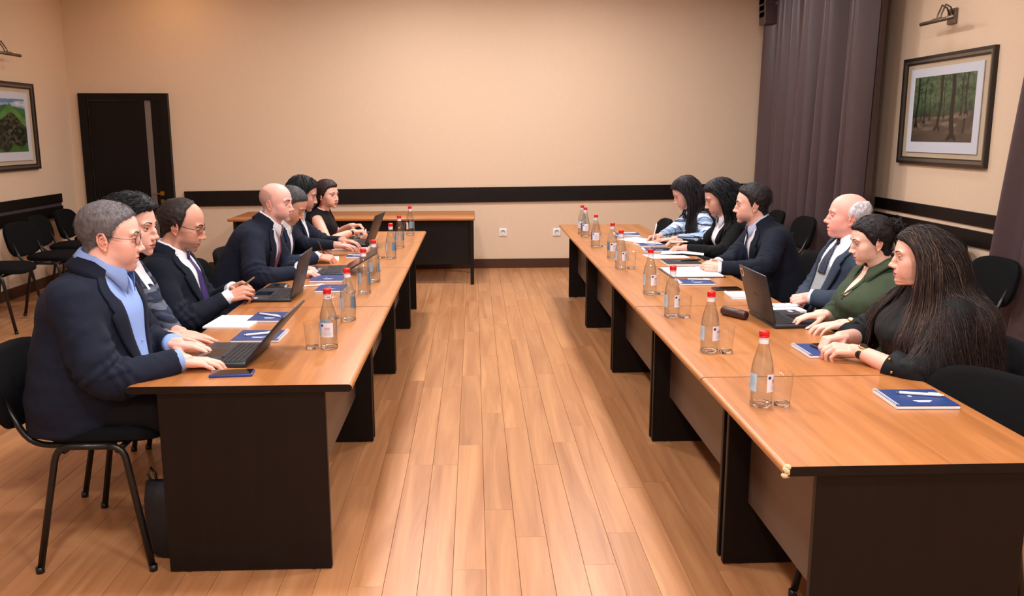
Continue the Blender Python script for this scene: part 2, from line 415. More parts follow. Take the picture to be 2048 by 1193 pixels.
def picture(label, X, sgn, ya, yb, z0, z1, paint):
    """sgn: direction out of the wall along x. local frame: a along the picture (left to right for a viewer), b up"""
    yc, zc = (ya+yb)/2, (z0+z1)/2; hw, hh = abs(yb-ya)/2, (z1-z0)/2
    t = thing('framed_picture', label, 'picture', (X, yc, z0))
    L = lambda d, a, b: Vector((sgn*d, -a*(-sgn), b+hh))      # viewer's right: for a wall on the right (sgn -1) it is -y
    def bar(mb, a0, a1, b0, b1, d0, d1):
        pts = [L(d, a, b) for d in (d0, d1) for a, b in ((a0, b0), (a1, b0), (a1, b1), (a0, b1))]
        mb.add(pts, [(0,1,2,3), (7,6,5,4), (0,4,5,1), (1,5,6,2), (2,6,7,3), (3,7,4,0)])
    def ring(name, mt, o_, w, d0, d1):
        mb = MB(); W, H_ = hw-o_, hh-o_
        bar(mb, -W, W, -H_, -H_+w, d0, d1); bar(mb, -W, W, H_-w, H_, d0, d1); bar(mb, -W, -W+w, -H_+w, H_-w, d0, d1); bar(mb, W-w, W, -H_+w, H_-w, d0, d1)
        mb.build(name, mt, t)
    ring('outer_frame', M_frame, 0, .020, .0, .034); ring('inner_frame', M_pewter, .020, .022, .0, .028); ring('bead', M_frame, .042, .010, .0, .022)
    mb = MB(); bar(mb, -hw+.05, hw-.05, -hh+.05, hh-.05, .004, .012); mb.build('mount', M_mount, t)
    mb = MB(); iw, ih = hw*.805, hh*.78; bar(mb, -iw, iw, -ih, ih, .016, .022); mb.build('white_border', mat('print_border', lin(196, 198, 208), rough=.6), t)
    nu, nv = 96, 72; pw, ph_ = hw*.685, hh*.60
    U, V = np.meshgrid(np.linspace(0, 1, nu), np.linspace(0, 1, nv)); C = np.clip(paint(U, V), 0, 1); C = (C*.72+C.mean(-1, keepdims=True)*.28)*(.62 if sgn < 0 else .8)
    vs_ = [L(.0235, (u*2-1)*pw, (v*2-1)*ph_+hh*.02) for u, v in zip(U.ravel(), V.ravel())]
    fs = [(j*nu+i, j*nu+i+1, (j+1)*nu+i+1, (j+1)*nu+i) for j in range(nv-1) for i in range(nu-1)]
    me = MB().add(vs_, fs).mesh('photo_print')
    ca = me.color_attributes.new('print', 'FLOAT_COLOR', 'POINT')
    ca.data.foreach_set('color', np.concatenate([C.reshape(-1, 3), np.ones((nu*nv, 1))], 1).astype(np.float32).ravel())
    link('photo_print', me, M_print, t)
    return t
picture('framed forest photograph with tall trunks on the right wall', XR, -1, 5.885, 7.14, 1.272, 2.088, forest)
picture('framed photograph of green mountain slopes on the left wall', XL, 1, 7.66, 8.915, 1.17, 1.982, hills)
M_bronze = mat('brushed_bronze', lin(120, 108, 96), rough=.4, metal=.85)
def picture_lamp(label, X, sgn, yp, zp, yt0, yt1, zt):
    t = thing('picture_lamp', label, 'lamp', (X, yp, zp)); S = sgn
    MB().box(min(0, S*.022), max(0, S*.022), -.055, .055, -.055, .055, bev=.004).build('wall_plate', M_bronze, t)
    ym = (yt0+yt1)/2-yp; dz = zt-zp
    for k in (-.025, .025):
        MB().tube([(S*.02, k, .01), (S*.05, k+(ym)*.2, .06), (S*.10, k+ym*.55, .075), (S*.14, k+ym*.9, dz+.045), (S*.155, k+ym, dz)], .006, 8).build('arm', M_bronze, t, True)
    MB().tube([(S*.16, yt0-yp, dz), (S*.16, yt1-yp, dz)], .014, 12).build('lamp_tube', M_bronze, t, True)
    MB().box(min(S*.13, S*.175), max(S*.13, S*.175), ym-.05, ym+.05, dz-.0, dz+.018, bev=.003).build('clip', M_bronze, t)
picture_lamp('slim bronze picture lamp above the forest photograph', XR, -1, 6.50, 2.345, 6.20, 6.66, 2.305)
picture_lamp('slim bronze picture lamp above the mountain photograph', XL, 1, 8.24, 2.245, 8.02, 8.46, 2.21)

# ------------------------------------------------------------------ tables
def table(label, x0, x1, y0, y1, inner, chip=False):
    """inner: +1 when the aisle is on the +x side"""
    t = thing('conference_table', label, 'table', ((x0+x1)/2, (y0+y1)/2, 0)); hx, hy = (x1-x0)/2, (y1-y0)/2-.0015
    top = MB(); prof = []
    r = .013
    for a in range(0, 7):
        q = math.pi/2-a*math.pi/6; prof.append((hx-r+r*math.cos(q), HT-r+r*math.sin(q)))
    half = prof; full = half+[(-x, z) for x, z in reversed(half)]
    top.loft([[(x, y, z) for x, z in full] for y in (-hy+.0015, hy-.0015)])
    sharp(top.build('tabletop', M_top, t), 50)
    for s_ in (-1, 1):
        eb = MB(); ys = sorted((s_*(hy-.0015), s_*hy))
        eb.loft([[(x*.999, y, HT-.013+(z-HT+.013)*.97) for x, z in full] for y in ys]); eb.build('edge_band', M_dark, t)
        yp = s_*(hy-.016); ys = sorted((yp, yp-s_*.025))
        MB().box(-hx+.095, hx-.095, ys[0], ys[1], .004, HT-.026, bev=.003).build('end_panel', M_dark, t)
    xm = inner*(hx-.185)
    MB().box(xm-.009, xm+.009, -hy+.042, hy-.042, .235, HT-.026).build('modesty_panel', M_panel, t)
    for s_ in (-1, 1):
        for q in (-1, 1): MB().lathe([(.012, 0), (.012, .006)], 10, (q*(hx-.16), s_*(hy-.028), 0)).build('foot', M_blackp, t)
    if chip:
        cb = MB(); rr = random.Random(2)
        for k in range(9):
            cb.ball((-hx+.005+rr.uniform(-.002, .009), -hy+.003+rr.uniform(-.003, .008), HT-.014+(k-4)*.0030), (.009, .010, .007), 7, 5)
        tag(cb.build('chipped_corner', mat('raw_chipboard', lin(205, 180, 140), rough=.95), t), 'chipped corner showing raw board')
    return t
LX0, LX1, RX0, RX1 = -1.170, -.418, .776, 1.530
for i, (a, b_, lab) in enumerate(((2.862, 4.215, 'wood-top dark-sided table nearest the camera in the left row'), (4.215, 5.465, 'second table from the camera in the left row'),
        (5.465, 6.775, 'third table from the camera in the left row'), (6.775, 7.545, 'short far end table of the left row'))):
    table(lab, LX0, LX1, a, b_, 1)
for i, (a, b_, lab) in enumerate(((2.065, 2.895, 'short wood-top table with chipped corner nearest the camera in the right row'), (2.895, 4.155, 'second table from the camera in the right row'),
        (4.155, 5.43, 'third table from the camera in the right row'), (5.43, 6.745, 'fourth table from the camera in the right row'), (6.745, 8.04, 'far end table of the right row'))):
    table(lab, RX0, RX1, a, b_, -1, chip=(i == 0))
# table against the back wall
bt_ = thing('back_table', 'long dark-sided table with wood top against the back wall', 'table', (-1.21, 9.13, 0))
tp = MB().box(-1.23, 1.21, -.40, .42, HT-.028, HT, bev=.008); sharp(tp.build('tabletop', wood('table_veneer_x', lin(154, 95, 50), lin(188, 123, 70), 'X', rough=.30, spec=.45), bt_), 50)
MB().box(-1.15, 1.17, -.32, -.30, .20, HT-.028).build('front_panel', M_dark, bt_)
for s_ in (-1, 1):
    for yy in (-.36, .37):
        xx = -1.16 if s_ < 0 else 1.18
        MB().box(xx-.018, xx+.018, yy-.018, yy+.018, 0, HT-.028).build('leg', M_dark, bt_)
MB().box(-1.14, 1.16, .35, .37, .28, .40).build('rear_rail', M_dark, bt_)

# ------------------------------------------------------------------ chairs
def arcpath(pts, r, n=5):
    out = [Vector(pts[0])]
    for i in range(1, len(pts)-1):
        p = Vector(pts[i]); a = (Vector(pts[i-1])-p).normalized(); c = (Vector(pts[i+1])-p).normalized()
        for k in range(n+1):
            q = k/n; out.append((p+a*r)*(1-q)**2+p*2*q*(1-q)+(p+c*r)*q*q)
    out.append(Vector(pts[-1])); return out
def rounded_pad(w, h, th, bow, n=2.6, seg=36, rings=6):
    """pad in local yz plane, thickness along x, rounded outline; bowed backwards in the middle"""
    mb = MB(); R = []
    prof = [(-.5, .80), (-.42, .93), (-.2, 1.0), (.2, 1.0), (.42, .94), (.5, .82)]
    for d, sc in prof:
        ring = []
        for j in range(seg):
            a = 2*math.pi*j/seg; ca, sa = math.cos(a), math.sin(a)
            y = math.copysign(abs(ca)**(2/n), ca)*w/2*(.5*.04+sc*.98 if sc < 1 else 1); z = math.copysign(abs(sa)**(2/n), sa)*h/2*sc
            ring.append(Vector((d*th-bow*(1-(2*y/w)**2)+bow*.5, y, z)))
        R.append(ring)
    def fill(ring, flip):
        c = sum(ring, Vector())/seg; o = len(mb.v)
    mb.loft(R, True); return mb
def make_chair():
    t = thing('chair', 'x', 'chair')
    # seat pad: outline in xy
    sp = rounded_pad(.47, .45, .055, .0, 3.2)
    sp.v = [(-z+.0, y, .478-x - .02*max(0, (-z-.10)/.12)**2) for x, y, z in sp.v]
    sharp(sp.build('seat', M_fab, t), 40)
    bp = rounded_pad(.47, .30, .05, .045, 2.9)
    Rm = Matrix.Rotation(math.radians(-13), 4, 'Y')
    bp.v = [tuple(Rm @ Vector(v)+Vector((-.335, 0, .620))) for v in bp.v]
    sharp(bp.build('backrest', M_fab, t), 40)
    for s_ in (-1, 1):
        pth = arcpath([(-.195, s_*.272, .0), (-.11, s_*.245, .452), (.115, s_*.245, .452), (.195, s_*.272, .0)], .05)
        mid = len(pth)//2
        f1 = MB().tube(pth[:mid+1], .0125, 8); f1.build('leg', M_tube, t, True)
        f2 = MB().tube(pth[mid:], .0125, 8); f2.build('leg', M_tube, t, True)
        for fx in (-.195, .195): MB().lathe([(.0145, 0), (.0145, .022)], 10, (fx, s_*.272, 0)).build('foot_cap', M_blackp, t, True)
        MB().tube(arcpath([(.06, s_*.17, .432), (-.235, s_*.17, .432), (-.315, s_*.17, .60)], .07), .0115, 8).build('back_post', M_tube, t, True)
    for x in (-.085, .095): MB().tube([(x, -.245, .435), (x, .245, .435)], .010, 8).build('cross_bar', M_tube, t, True)
    return t
CH0 = make_chair(); CH_used = []
def chair(label, x, y, deg, group=None):
    o = CH0 if not CH_used else copy_tree(CH0); CH_used.append(o)
    o.location = (x, y, 0); o.rotation_euler = (0, 0, math.radians(deg)); tag(o, label, 'chair', group or 'black fabric conference chairs'); return o

# ------------------------------------------------------------------ things on the tables
R_ = math.radians
M_glass = mat('clear_glass', (1,1,1,1), rough=0.0, trans=1.0, ior=1.45)
def thin_glass(name, tint=(.985, .99, .99, 1), pwr=4.0, mul=.75, base=.035):
    M = bpy.data.materials.new(name); M.use_nodes = True; nt = M.node_tree; L = nt.links
    for n in list(nt.nodes): nt.nodes.remove(n)
    o = nt.nodes.new('ShaderNodeOutputMaterial'); mx = nt.nodes.new('ShaderNodeMixShader'); tr = nt.nodes.new('ShaderNodeBsdfTransparent'); gl = nt.nodes.new('ShaderNodeBsdfGlossy'); fr = nt.nodes.new('ShaderNodeLayerWeight'); pw = nt.nodes.new('ShaderNodeMath'); ma = nt.nodes.new('ShaderNodeMath')
    tr.inputs[0].default_value = tint; gl.inputs['Roughness'].default_value = .02; fr.inputs[0].default_value = .5; pw.operation = 'POWER'; pw.inputs[1].default_value = pwr; ma.operation = 'MULTIPLY_ADD'; ma.inputs[1].default_value = mul; ma.inputs[2].default_value = base
    L.new(fr.outputs['Facing'], pw.inputs[0]); L.new(pw.outputs[0], ma.inputs[0]); L.new(ma.outputs[0], mx.inputs[0]); L.new(tr.outputs[0], mx.inputs[1]); L.new(gl.outputs[0], mx.inputs[2]); L.new(mx.outputs[0], o.inputs[0]); return M
M_thin = thin_glass('thin_clear_glass'); M_bottle = thin_glass('bottle_glass', (.88, .91, .92, 1), 2.4, .85, .10)
M_water = mat('water_filled_glass', (.97,.99,1,1), rough=0.0, trans=1.0, ior=1.33)
M_cap = mat('red_bottle_cap', lin(205, 28, 30), rough=.35)
M_lab1 = mat('white_bottle_label', lin(222, 226, 238), rough=.5)
M_lab2 = mat('pale_blue_bottle_label', lin(176, 205, 226), rough=.5)
M_red = mat('red_label_print', lin(190, 50, 60), rough=.5)
M_navyp = mat('navy_label_print', lin(30, 50, 110), rough=.5)
M_blue = mat('blue_notebook_cover', lin(28, 56, 112), rough=.45, spec=.4)
M_silver = mat('silver_print', lin(190, 200, 220), rough=.4)
M_graph = mat('graphite_laptop', lin(44, 47, 54), rough=.42, metal=.3)
M_keys = mat('laptop_keys', lin(26, 28, 33), rough=.5)
M_scr = mat('dark_screen', lin(14, 15, 18), rough=.12, spec=.6)
M_ink = mat('grey_text_ink', lin(150, 155, 165), rough=.8)
def arc_label(mb, r, a0, a1, z0, z1, n=10):
    rows = [[(r*math.cos(a0+(a1-a0)*i/n), r*math.sin(a0+(a1-a0)*i/n), z) for i in range(n+1)] for z in (z0, z1)]
    vs_ = rows[0]+rows[1]+[(x*.992, y*.992, z) for x, y, z in rows[0]+rows[1]]; N = n+1; fs = []
    for i in range(n):
        fs.append((i, i+1, N+i+1, N+i)); fs.append((2*N+i+1, 2*N+i, 3*N+i, 3*N+i+1))
    return mb.add(vs_, fs)
def make_bottle():
    t = thing('water_bottle', 'x', 'bottle')
    prof = [(.006, .004), (.024, .0015), (.030, 0), (.0335, .004), (.0345, .012)]
    for k in range(5):
        z = .018+.006*k; prof += [(.0345, z), (.0338, z+.003)]
    prof += [(.0345, .050), (.0345, .105), (.0340, .118), (.0322, .132), (.0285, .148), (.0235, .166), (.0185, .184), (.0150, .198), (.0138, .208), (.0138, .218), (.0120, .222)]
    MB().lathe([(r_, z_) for r_, z_ in prof if z_ > .011], 28, cap=False).build('glass_body', M_bottle, t, True)
    MB().lathe([(.004, .0035), (.022, .0015), (.030, 0), (.0335, .004), (.0345, .0118), (.0325, .0122), (.026, .0080), (.004, .0070)], 28).build('glass_base', M_glass, t, True)
    MB().lathe([(.0132, .1985), (.0128, .1990), (.001, .1988)], 20).build('water_surface', M_bottle, t, True)
    cp = [(.0135, .2175), (.0158, .2180), (.0160, .2225), (.0148, .2235), (.0148, .2245), (.0158, .2255), (.0158, .2365), (.0140, .2395), (.004, .2400)]
    MB().lathe(cp, 22).build('cap', M_cap, t, True)
    MB().lathe([(.0152, .2160), (.0158, .2165), (.0158, .2180), (.0152, .2182)], 20).build('seal_ring', M_white, t, True)
    nl = MB(); arc_label(nl, .0149, 0, 2*math.pi*.999, .1995, .2145, 20); nb = nl.build('neck_label', M_lab1, t, True)
    arc_label(MB(), .0152, 0, 1, 0, 1)
    k1 = MB(); arc_label(k1, .01515, R_(-30), R_(22), .2045, .2085, 6); k1.build('neck_print', M_red, nb)
    f = MB(); arc_label(f, .0352, R_(-80), R_(6), .052, .108, 12); fl = f.build('front_label', M_lab1, t, True)
    k2 = MB()
    for a in (-44, -32, -20):            # three red arched strokes and a round emblem
        c = R_(a)
        for q in range(7):
            th = math.pi*q/6; arc_label(k2, .0356, c+.075*math.cos(th)-.016, c+.075*math.cos(th)+.016, .079+.010*math.sin(th)-.002, .079+.010*math.sin(th)+.002, 1)
    tag(k2.build('logo', M_red, fl), kind='stuff')
    k3 = MB()
    for q in range(5): arc_label(k3, .0356, R_(-52), R_(-6) if q % 2 else R_(-12), .072-.0030*q, .0712-.0030*q, 3)
    tag(k3.build('small_print', M_ink, fl), kind='stuff')
    k4 = MB(); 
    for q in range(9): 
        z = (q-4)/4*.0055; h = math.sqrt(max(0, .0055**2-z*z))/.035; arc_label(k4, .0356, R_(-66)-h, R_(-66)+h, .097+z, .097+z+.0013, 2)
    k4.build('emblem', M_navyp, fl)
    f = MB(); arc_label(f, .0352, R_(150), R_(228), .052, .108, 12); bl = f.build('back_label', M_lab2, t, True)
    k5 = MB(); arc_label(k5, .0356, R_(153), R_(172), .060, .070, 3); k5.build('code_block', M_navyp, bl)
    k6 = MB()
    for q in range(7): arc_label(k6, .0356, R_(166), R_(218), .098-.0042*q, .0974-.0042*q, 4)
    tag(k6.build('small_print', M_ink, bl), kind='stuff')
    return t
B0 = make_bottle(); B_used = []
def bottle(label, p, rz):
    o = B0 if not B_used else copy_tree(B0); B_used.append(o); o.location = (p.x, p.y, HT); o.rotation_euler = (0, 0, R_(rz)); tag(o, label, 'bottle', 'water bottles with red caps')
def make_glass():
    mb = MB(); mb.lathe([(.0255, .0105), (.0325, .104), (.0323, .1055), (.0313, .1045), (.0250, .0112)], 28, cap=False)
    bs = MB(); bs.lathe([(.004, .0012), (.018, .0005), (.0245, 0), (.0256, .002), (.0256, .0105), (.0240, .0108), (.019, .0085), (.003, .0075)], 28)
    return mb.mesh('drinking_glass'), bs.mesh('glass_base')
GM, GB = make_glass()
def glass(label, p):
    o = bpy.data.objects.new('drinking_glass', GM); COL.objects.link(o); o.location = (p.x, p.y, HT); tag(o, label, 'glass', 'empty drinking glasses')
    b2 = bpy.data.objects.new('glass_base', GB); COL.objects.link(b2); b2.parent = o
GB.materials.append(M_glass); GB.polygons.foreach_set('use_smooth', [True]*len(GB.polygons)); GM.materials.append(M_thin); GM.polygons.foreach_set('use_smooth', [True]*len(GM.polygons))
ORD = ['nearest', 'second', 'third', 'fourth', 'fifth', 'sixth', 'seventh', 'eighth', 'ninth']
for i, (x, y) in enumerate(((658.7, 700), (697, 645), (729, 591), (749, 567), (782.7, 521), (799.6, 499), (821, 473.5))):
    bottle('red-capped clear water bottle, %s from the camera on the left row of tables' % ORD[i], at(x, y-3, z=HT), [-58, -150, -160, -170, -140, -165, -120][i])
for i, (x, y) in enumerate(((1521, 814), (1418, 707), (1343, 637), (1299, 591), (1241, 539), (1224, 519), (1191, 496), (1170, 476), (1164, 470))):
    bottle('red-capped clear water bottle, %s from the camera on the right row of tables' % ORD[i], at(x, y-2, z=HT), [-2, -8, -5, -12, -8, -40, -60, -50, -90][i])
for i, (x, y) in enumerate(((625, 699), (668, 640), (702, 588), (763, 519), (748, 511), (803, 472))):
    glass('empty drinking glass, %s from the camera on the left row of tables' % ORD[i], at(x, y-2, z=HT))
for i, (x, y) in enumerate(((1563, 813), (1451, 708), (1369, 638), (1322, 591), (1262, 540), (1250, 522), (1209, 496), (1184, 474))):
    glass('empty drinking glass, %s from the camera on the right row of tables' % ORD[i], at(x, y-2, z=HT))

def pen(label, p0, p1, z, mt=None, name='pen', tilt=None):
    a = Vector((p0[0], p0[1], z+.005)); b = Vector((p1[0], p1[1], (z if tilt is None else tilt)+.005))
    if tilt is None:
        c = (a+b)/2; d = (b-a).normalized()*.070; a, b = c-d, c+d
    t = thing(name, label, 'pen', a); d = b-a
    u = d.normalized()
    MB().tube([u*.012, u*.016, d*.93, d*.985], [.0028, .0048, .0048, .0040], 10).build('barrel', mt or M_white, t, True)
    MB().tube([(0,0,0), u*.012], [.0008, .0028], 8).build('tip', M_steel, t, True)
    MB().tube([d*.985, d*1.03], .0026, 8).build('push_button', mt or M_white, t, True)
    s = Vector((0, 0, .0062)) if abs(u.z) < .8 else Vector((.006, 0, 0))
    MB().tube([d*.95+s*.6, d*.93+s, d*.70+s], .0013, 6).build('clip', M_white if mt is None else M_steel, t, True)
    return t
def notebook(label, cx, cy, deg, w=.20, h=.165, th=.011, spiral=-1, cover=None, z=HT, name='notebook', deco=True, pages=None):
    """spiral: -1 rings along the -x side, +1 along +x, 0 none"""
    t = thing(name, label, 'notebook', (cx, cy, z), R_(deg)); hw, hh = w/2, h/2; cover = cover or M_blue
    MB().box(-hw, hw, -hh, hh, 0, .0012).build('back_cover', cover, t)
    MB().box(-hw+.001, hw-.001, -hh+.001, hh-.001, .0012, th-.0012).build('pages', pages or M_paper, t)
    MB().box(-hw, hw, -hh, hh, th-.0012, th).build('front_cover', cover, t)
    if deco:
        mb = MB()
        for k in range(3): mb.box(-hw*.25+.004*k, hw*.35-.006*k, -hh*.35-.007*k, -hh*.35-.0055-.007*k, th, th+.0003)
        tag(mb.build('cover_print', M_silver, t), kind='stuff')
        MB().box(-.02, -.008, hh*.1, hh*.1+.012, th, th+.0003).build('cover_emblem', M_silver, t)
    if spiral:
        n = 18; mb = MB()
        for k in range(n):
            y = -hh+.006+(h-.012)*k/(n-1); r = th*.5+.0022; c = Vector((spiral*(hw-.001), y, r+.0011))
            mb.tube([c+Vector((math.cos(a*math.pi/5)*r, .0008*math.sin(a), math.sin(a*math.pi/5)*r)) for a in range(11)], .0009, 5)
        tag(mb.build('spiral', M_white, t), kind='stuff')
    return t
def paper(label, cx, cy, deg, w=.21, h=.297, z=HT, n=1, lines=True, name='paper_sheet', cat='paper'):
    t = thing(name, label, cat, (cx, cy, z), R_(deg)); th = .0016*n
    MB().box(-w/2, w/2, -h/2, h/2, .0002, th).build('sheet', M_paper, t)
    if lines:
        mb = MB(); r = random.Random(int(cx*1000))
        for k in range(13):
            y = h*.36-h*.055*k; mb.box(-w*.38, w*(.38 if r.random() > .3 else r.uniform(0, .3)), y, y+.0016, th, th+.0002)
        tag(mb.build('text_lines', M_ink, t), kind='stuff')
        MB().lathe([(.008, th), (.008, th+.0003)], 14, (w*.30, h*.42, 0)).build('letterhead_emblem', M_navyp, t)
    return t
def phone(label, cx, cy, deg, body, z=HT, w=.148, h=.074, tiltM=None):
    t = thing('smartphone', label, 'phone', (cx, cy, z), R_(deg))
    sharp(MB().box(-w/2, w/2, -h/2, h/2, .0002, .0095, bev=.004).build('case', body, t), 40)
    MB().box(-w/2+.005, w/2-.005, -h/2+.004, h/2-.004, .0094, .0102).build('screen', M_scr, t)
    MB().box(-w/2+.02, -w/2+.024, -.006, .006, .0102, .0104).build('speaker_slot', M_blackp, t)
    return t
def laptop(label, cx, cy, deg, lid_deg, z=HT, w=.335, d=.225, sticker=False):
    """user sits on the local -x side; hinge on +x. lid_deg: opening angle"""
    t = thing('laptop', label, 'laptop', (cx, cy, z), R_(deg)); hw, hd = w/2, d/2
    bs = sharp(MB().box(-hd, hd, -hw, hw, .002, .016, bev=.004).build('base', M_graph, t), 40)
    kb = MB()
    for r in range(6):
        n = 14
        for c in range(n):
            if r == 0 and 3 <= c <= 8:
                if c == 3: kb.box(-.005, .009, -.075, .045, .0165, .0185)
                continue
            x = -.005+r*.0175; y = -hw+.022+c*(w-.044)/n
            kb.box(x, x+.0145, y, y+(w-.044)/n-.003, .0165, .0185)
    tag(kb.build('keys', M_keys, bs), kind='stuff')
    MB().box(-hd+.012, -.016, -.055, .055, .0158, .0164).build('touchpad', M_scr, bs)
    MB().box(-hd+.03, -hd+.05, -hw+.02, -hw+.055, .0158, .0163).build('maker_plate', M_silver, bs)
    a = R_(180-lid_deg)      # angle from upright-closed
    ld = R_(lid_deg)
    # lid direction from hinge: closed -> -x ; opened by lid_deg
    dx, dz = -math.cos(ld), math.sin(ld); nx, nz = math.sin(ld), math.cos(ld)     # n = outer (back) side
    o = Vector((hd-.004, 0, .016)); D = Vector((dx, 0, dz)); Nn = Vector((nx, 0, nz)); Yv = Vector((0, 1, 0))
    Mx = Matrix(((D.x, 0, Nn.x, o.x), (D.y, 1, Nn.y, o.y), (D.z, 0, Nn.z, o.z), (0, 0, 0, 1)))
    lid = sharp(MB().box(.004, d, -hw, hw, -.004, .004, M=Mx, bev=.003).build('lid', M_graph, t), 40)
    MB().box(.016, d-.010, -hw+.008, hw-.008, -.0048, -.0040, M=Mx).build('screen', M_scr, lid)
    MB().tube([Mx @ Vector((0, -hw+.03, 0)), Mx @ Vector((0, hw-.03, 0))], .006, 8).build('hinge', M_blackp, t, True)
    MB().box(d*.5-.006, d*.5+.006, -.03, .03, .0040, .0044, M=Mx).build('maker_mark', M_keys, lid)
    if sticker:
        c = MB(); c.lathe([(.022, .0042), (.022, .0047)], 22); c.v = [tuple(Mx @ (Vector(v)+Vector((d-.03, -hw+.032, 0)))) for v in c.v]
        c.build('round_sticker', mat('cream_sticker', lin(214, 186, 140), rough=.5), lid)
        c = MB(); c.lathe([(.013, .0048), (.013, .0050)], 18); c.v = [tuple(Mx @ (Vector(v)+Vector((d-.03, -hw+.032, 0)))) for v in c.v]
        c.build('sticker_print', mat('dark_sticker_print', lin(70, 55, 45), rough=.5), lid)
    return t
# right row
notebook('blue spiral notebook alone on the near right table', 1.386, 2.598, -2, .195, .175)
pen('white ballpoint pen on the lone blue notebook of the near right table', (1.34, 2.64), (1.47, 2.60), HT+.011)
notebook('blue spiral notebook under the hands of the woman in black', 1.344, 3.228, 1, .185, .185)
phone('smartphone in a plum case lying on the notebook by the woman in black', 1.385, 3.26, 12, mat('plum_case', lin(70, 35, 50), rough=.4), HT+.0115)
notebook('white spiral notepad behind the dark laptop lid', 1.405, 4.40, -1, .19, .15, cover=M_paper, deco=False)
phone('black smartphone behind the white notepad on the right row', 1.355, 4.60, 4, M_blackp)
paper('white pad with pen between laptop and grey-suited man', 1.475, 4.06, 4, .15, .19, n=6)
pen('white pen on the pad before the grey-suited man', (1.44, 4.06), (1.53, 4.07), HT+.0096)
notebook('blue spiral notebook with pen beside the folder of the dark-haired man', 1.238, 4.81, 0, .19, .158)
pen('white pen on the notebook beside the open folder', (1.20, 4.85), (1.32, 4.83), HT+.011)
fd = thing('document_folder', 'open black folder holding white printed sheets by the clasped hands', 'folder', (1.30, 5.16, HT), R_(1))
MB().box(-.16, .16, -.18, .18, 0, .004, bev=.001).build('cover', M_blackp, fd)
MB().box(-.15, .15, -.165, .165, .004, .011).build('sheets', M_paper, fd)
mb = MB()
for k in range(16): mb.box(-.12, .12, .13-.015*k, .1316-.015*k, .0111, .0113)
tag(mb.build('text_lines', M_ink, fd), kind='stuff')
paper('printed sheet lying crooked on the open black folder', 1.285, 5.24, 7, .27, .17, HT+.0115)
notebook('black leather notebook with round emblem near the clasped hands', 1.33, 5.545, 0, .225, .22, .016, 0, cover=mat('black_leather', lin(22, 24, 32), rough=.45), deco=False)
e_ = MB().lathe([(.020, 0), (.020, .0005)], 20); tag(e_.build('embossed_emblem', mat('grey_emboss', lin(80, 82, 92), rough=.5), bpy.data.objects[[o.name for o in bpy.data.objects if o.name.startswith('notebook')][-1]], loc=(-.02, .02, .016)))
pen('black pen lying on the black leather notebook', (1.345, 5.56), (1.44, 5.57), HT+.016, M_blackp)
paper('white document lying flat between bottles and black leather notebook', 1.308, 5.90, 10, .27, .20)
notebook('blue notebook under a black phone by the woman in the black jacket', 1.31, 6.185, -3, .20, .16)
phone('black phone resting on the blue notebook by the woman in the black jacket', 1.345, 6.20, -4, M_blackp, HT+.0112, .15, .075)
notebook('blue notebook with pen next to the plaid shirt woman\'s papers', 1.312, 6.484, 6, .205, .16)
pen('white pen on the blue notebook next to the loose papers', (1.27, 6.50), (1.39, 6.46), HT+.011)
paper('loose white papers spread before the woman in the plaid shirt', 1.29, 6.80, 30, .21, .29, n=2)
notebook('lower blue notebook of the stack on the far right table', 1.246, 7.06, 2, .20, .16, spiral=0)
notebook('upper blue notebook of the stack on the far right table', 1.240, 7.065, -3, .20, .16, z=HT+.0112)
pen('white pen on the stacked blue notebooks of the far right table', (1.19, 7.07), (1.30, 7.08), HT+.0224)
def open_book(label, cx, cy, deg, w, h, cover, z=HT, tilt=8, pages=None):
    t = thing('open_notebook', label, 'notebook', (cx, cy, z), R_(deg))
    for s_ in (-1, 1):
        Mt = Matrix.Rotation(-s_*R_(tilt)*-1, 4, 'Y')
        MB().box(min(0, s_*w/2), max(0, s_*w/2), -h/2, h/2, .0005, .003, M=Mt).build('cover', cover, t)
        MB().box(min(0, s_*(w/2-.004)), max(0, s_*(w/2-.004)), -h/2+.004, h/2-.004, .003, .009, M=Mt, bev=.002).build('page_block', pages or M_paper, t)
    zmin = min((ch.matrix_basis @ Vector(v.co)).z for ch in t.children for v in ch.data.vertices)
    t.location.z = z-zmin+.0003; return t
open_book('open notebook with white pages before the woman in the black jacket', 1.445, 5.995, -16, .30, .15, M_blackp, tilt=4)
open_book('small open black diary under the writing hand of the plaid shirt woman', 1.42, 6.66, 12, .20, .14, M_blackp, tilt=5, pages=mat('cream_pages', lin(226, 214, 190), rough=.8))
laptop('dark laptop with a round sticker used by the woman in green', 1.395, 3.80, 180+2, 105, sticker=True)
ec = thing('glasses_case', 'brown leather glasses case behind the stickered laptop', 'case', (1.185, 3.88, HT), R_(-62))
MB().tube([(-.075, 0, .021), (-.070, 0, .021), (.070, 0, .021), (.075, 0, .021)], [.014, .021, .021, .014], 16).build('shell', mat('brown_leather', lin(62, 34, 30), rough=.4), ec, True)
MB().tube([(-.068, -.0195, .022), (.068, -.0195, .022)], .0016, 6).build('lid_seam', M_blackp, ec)
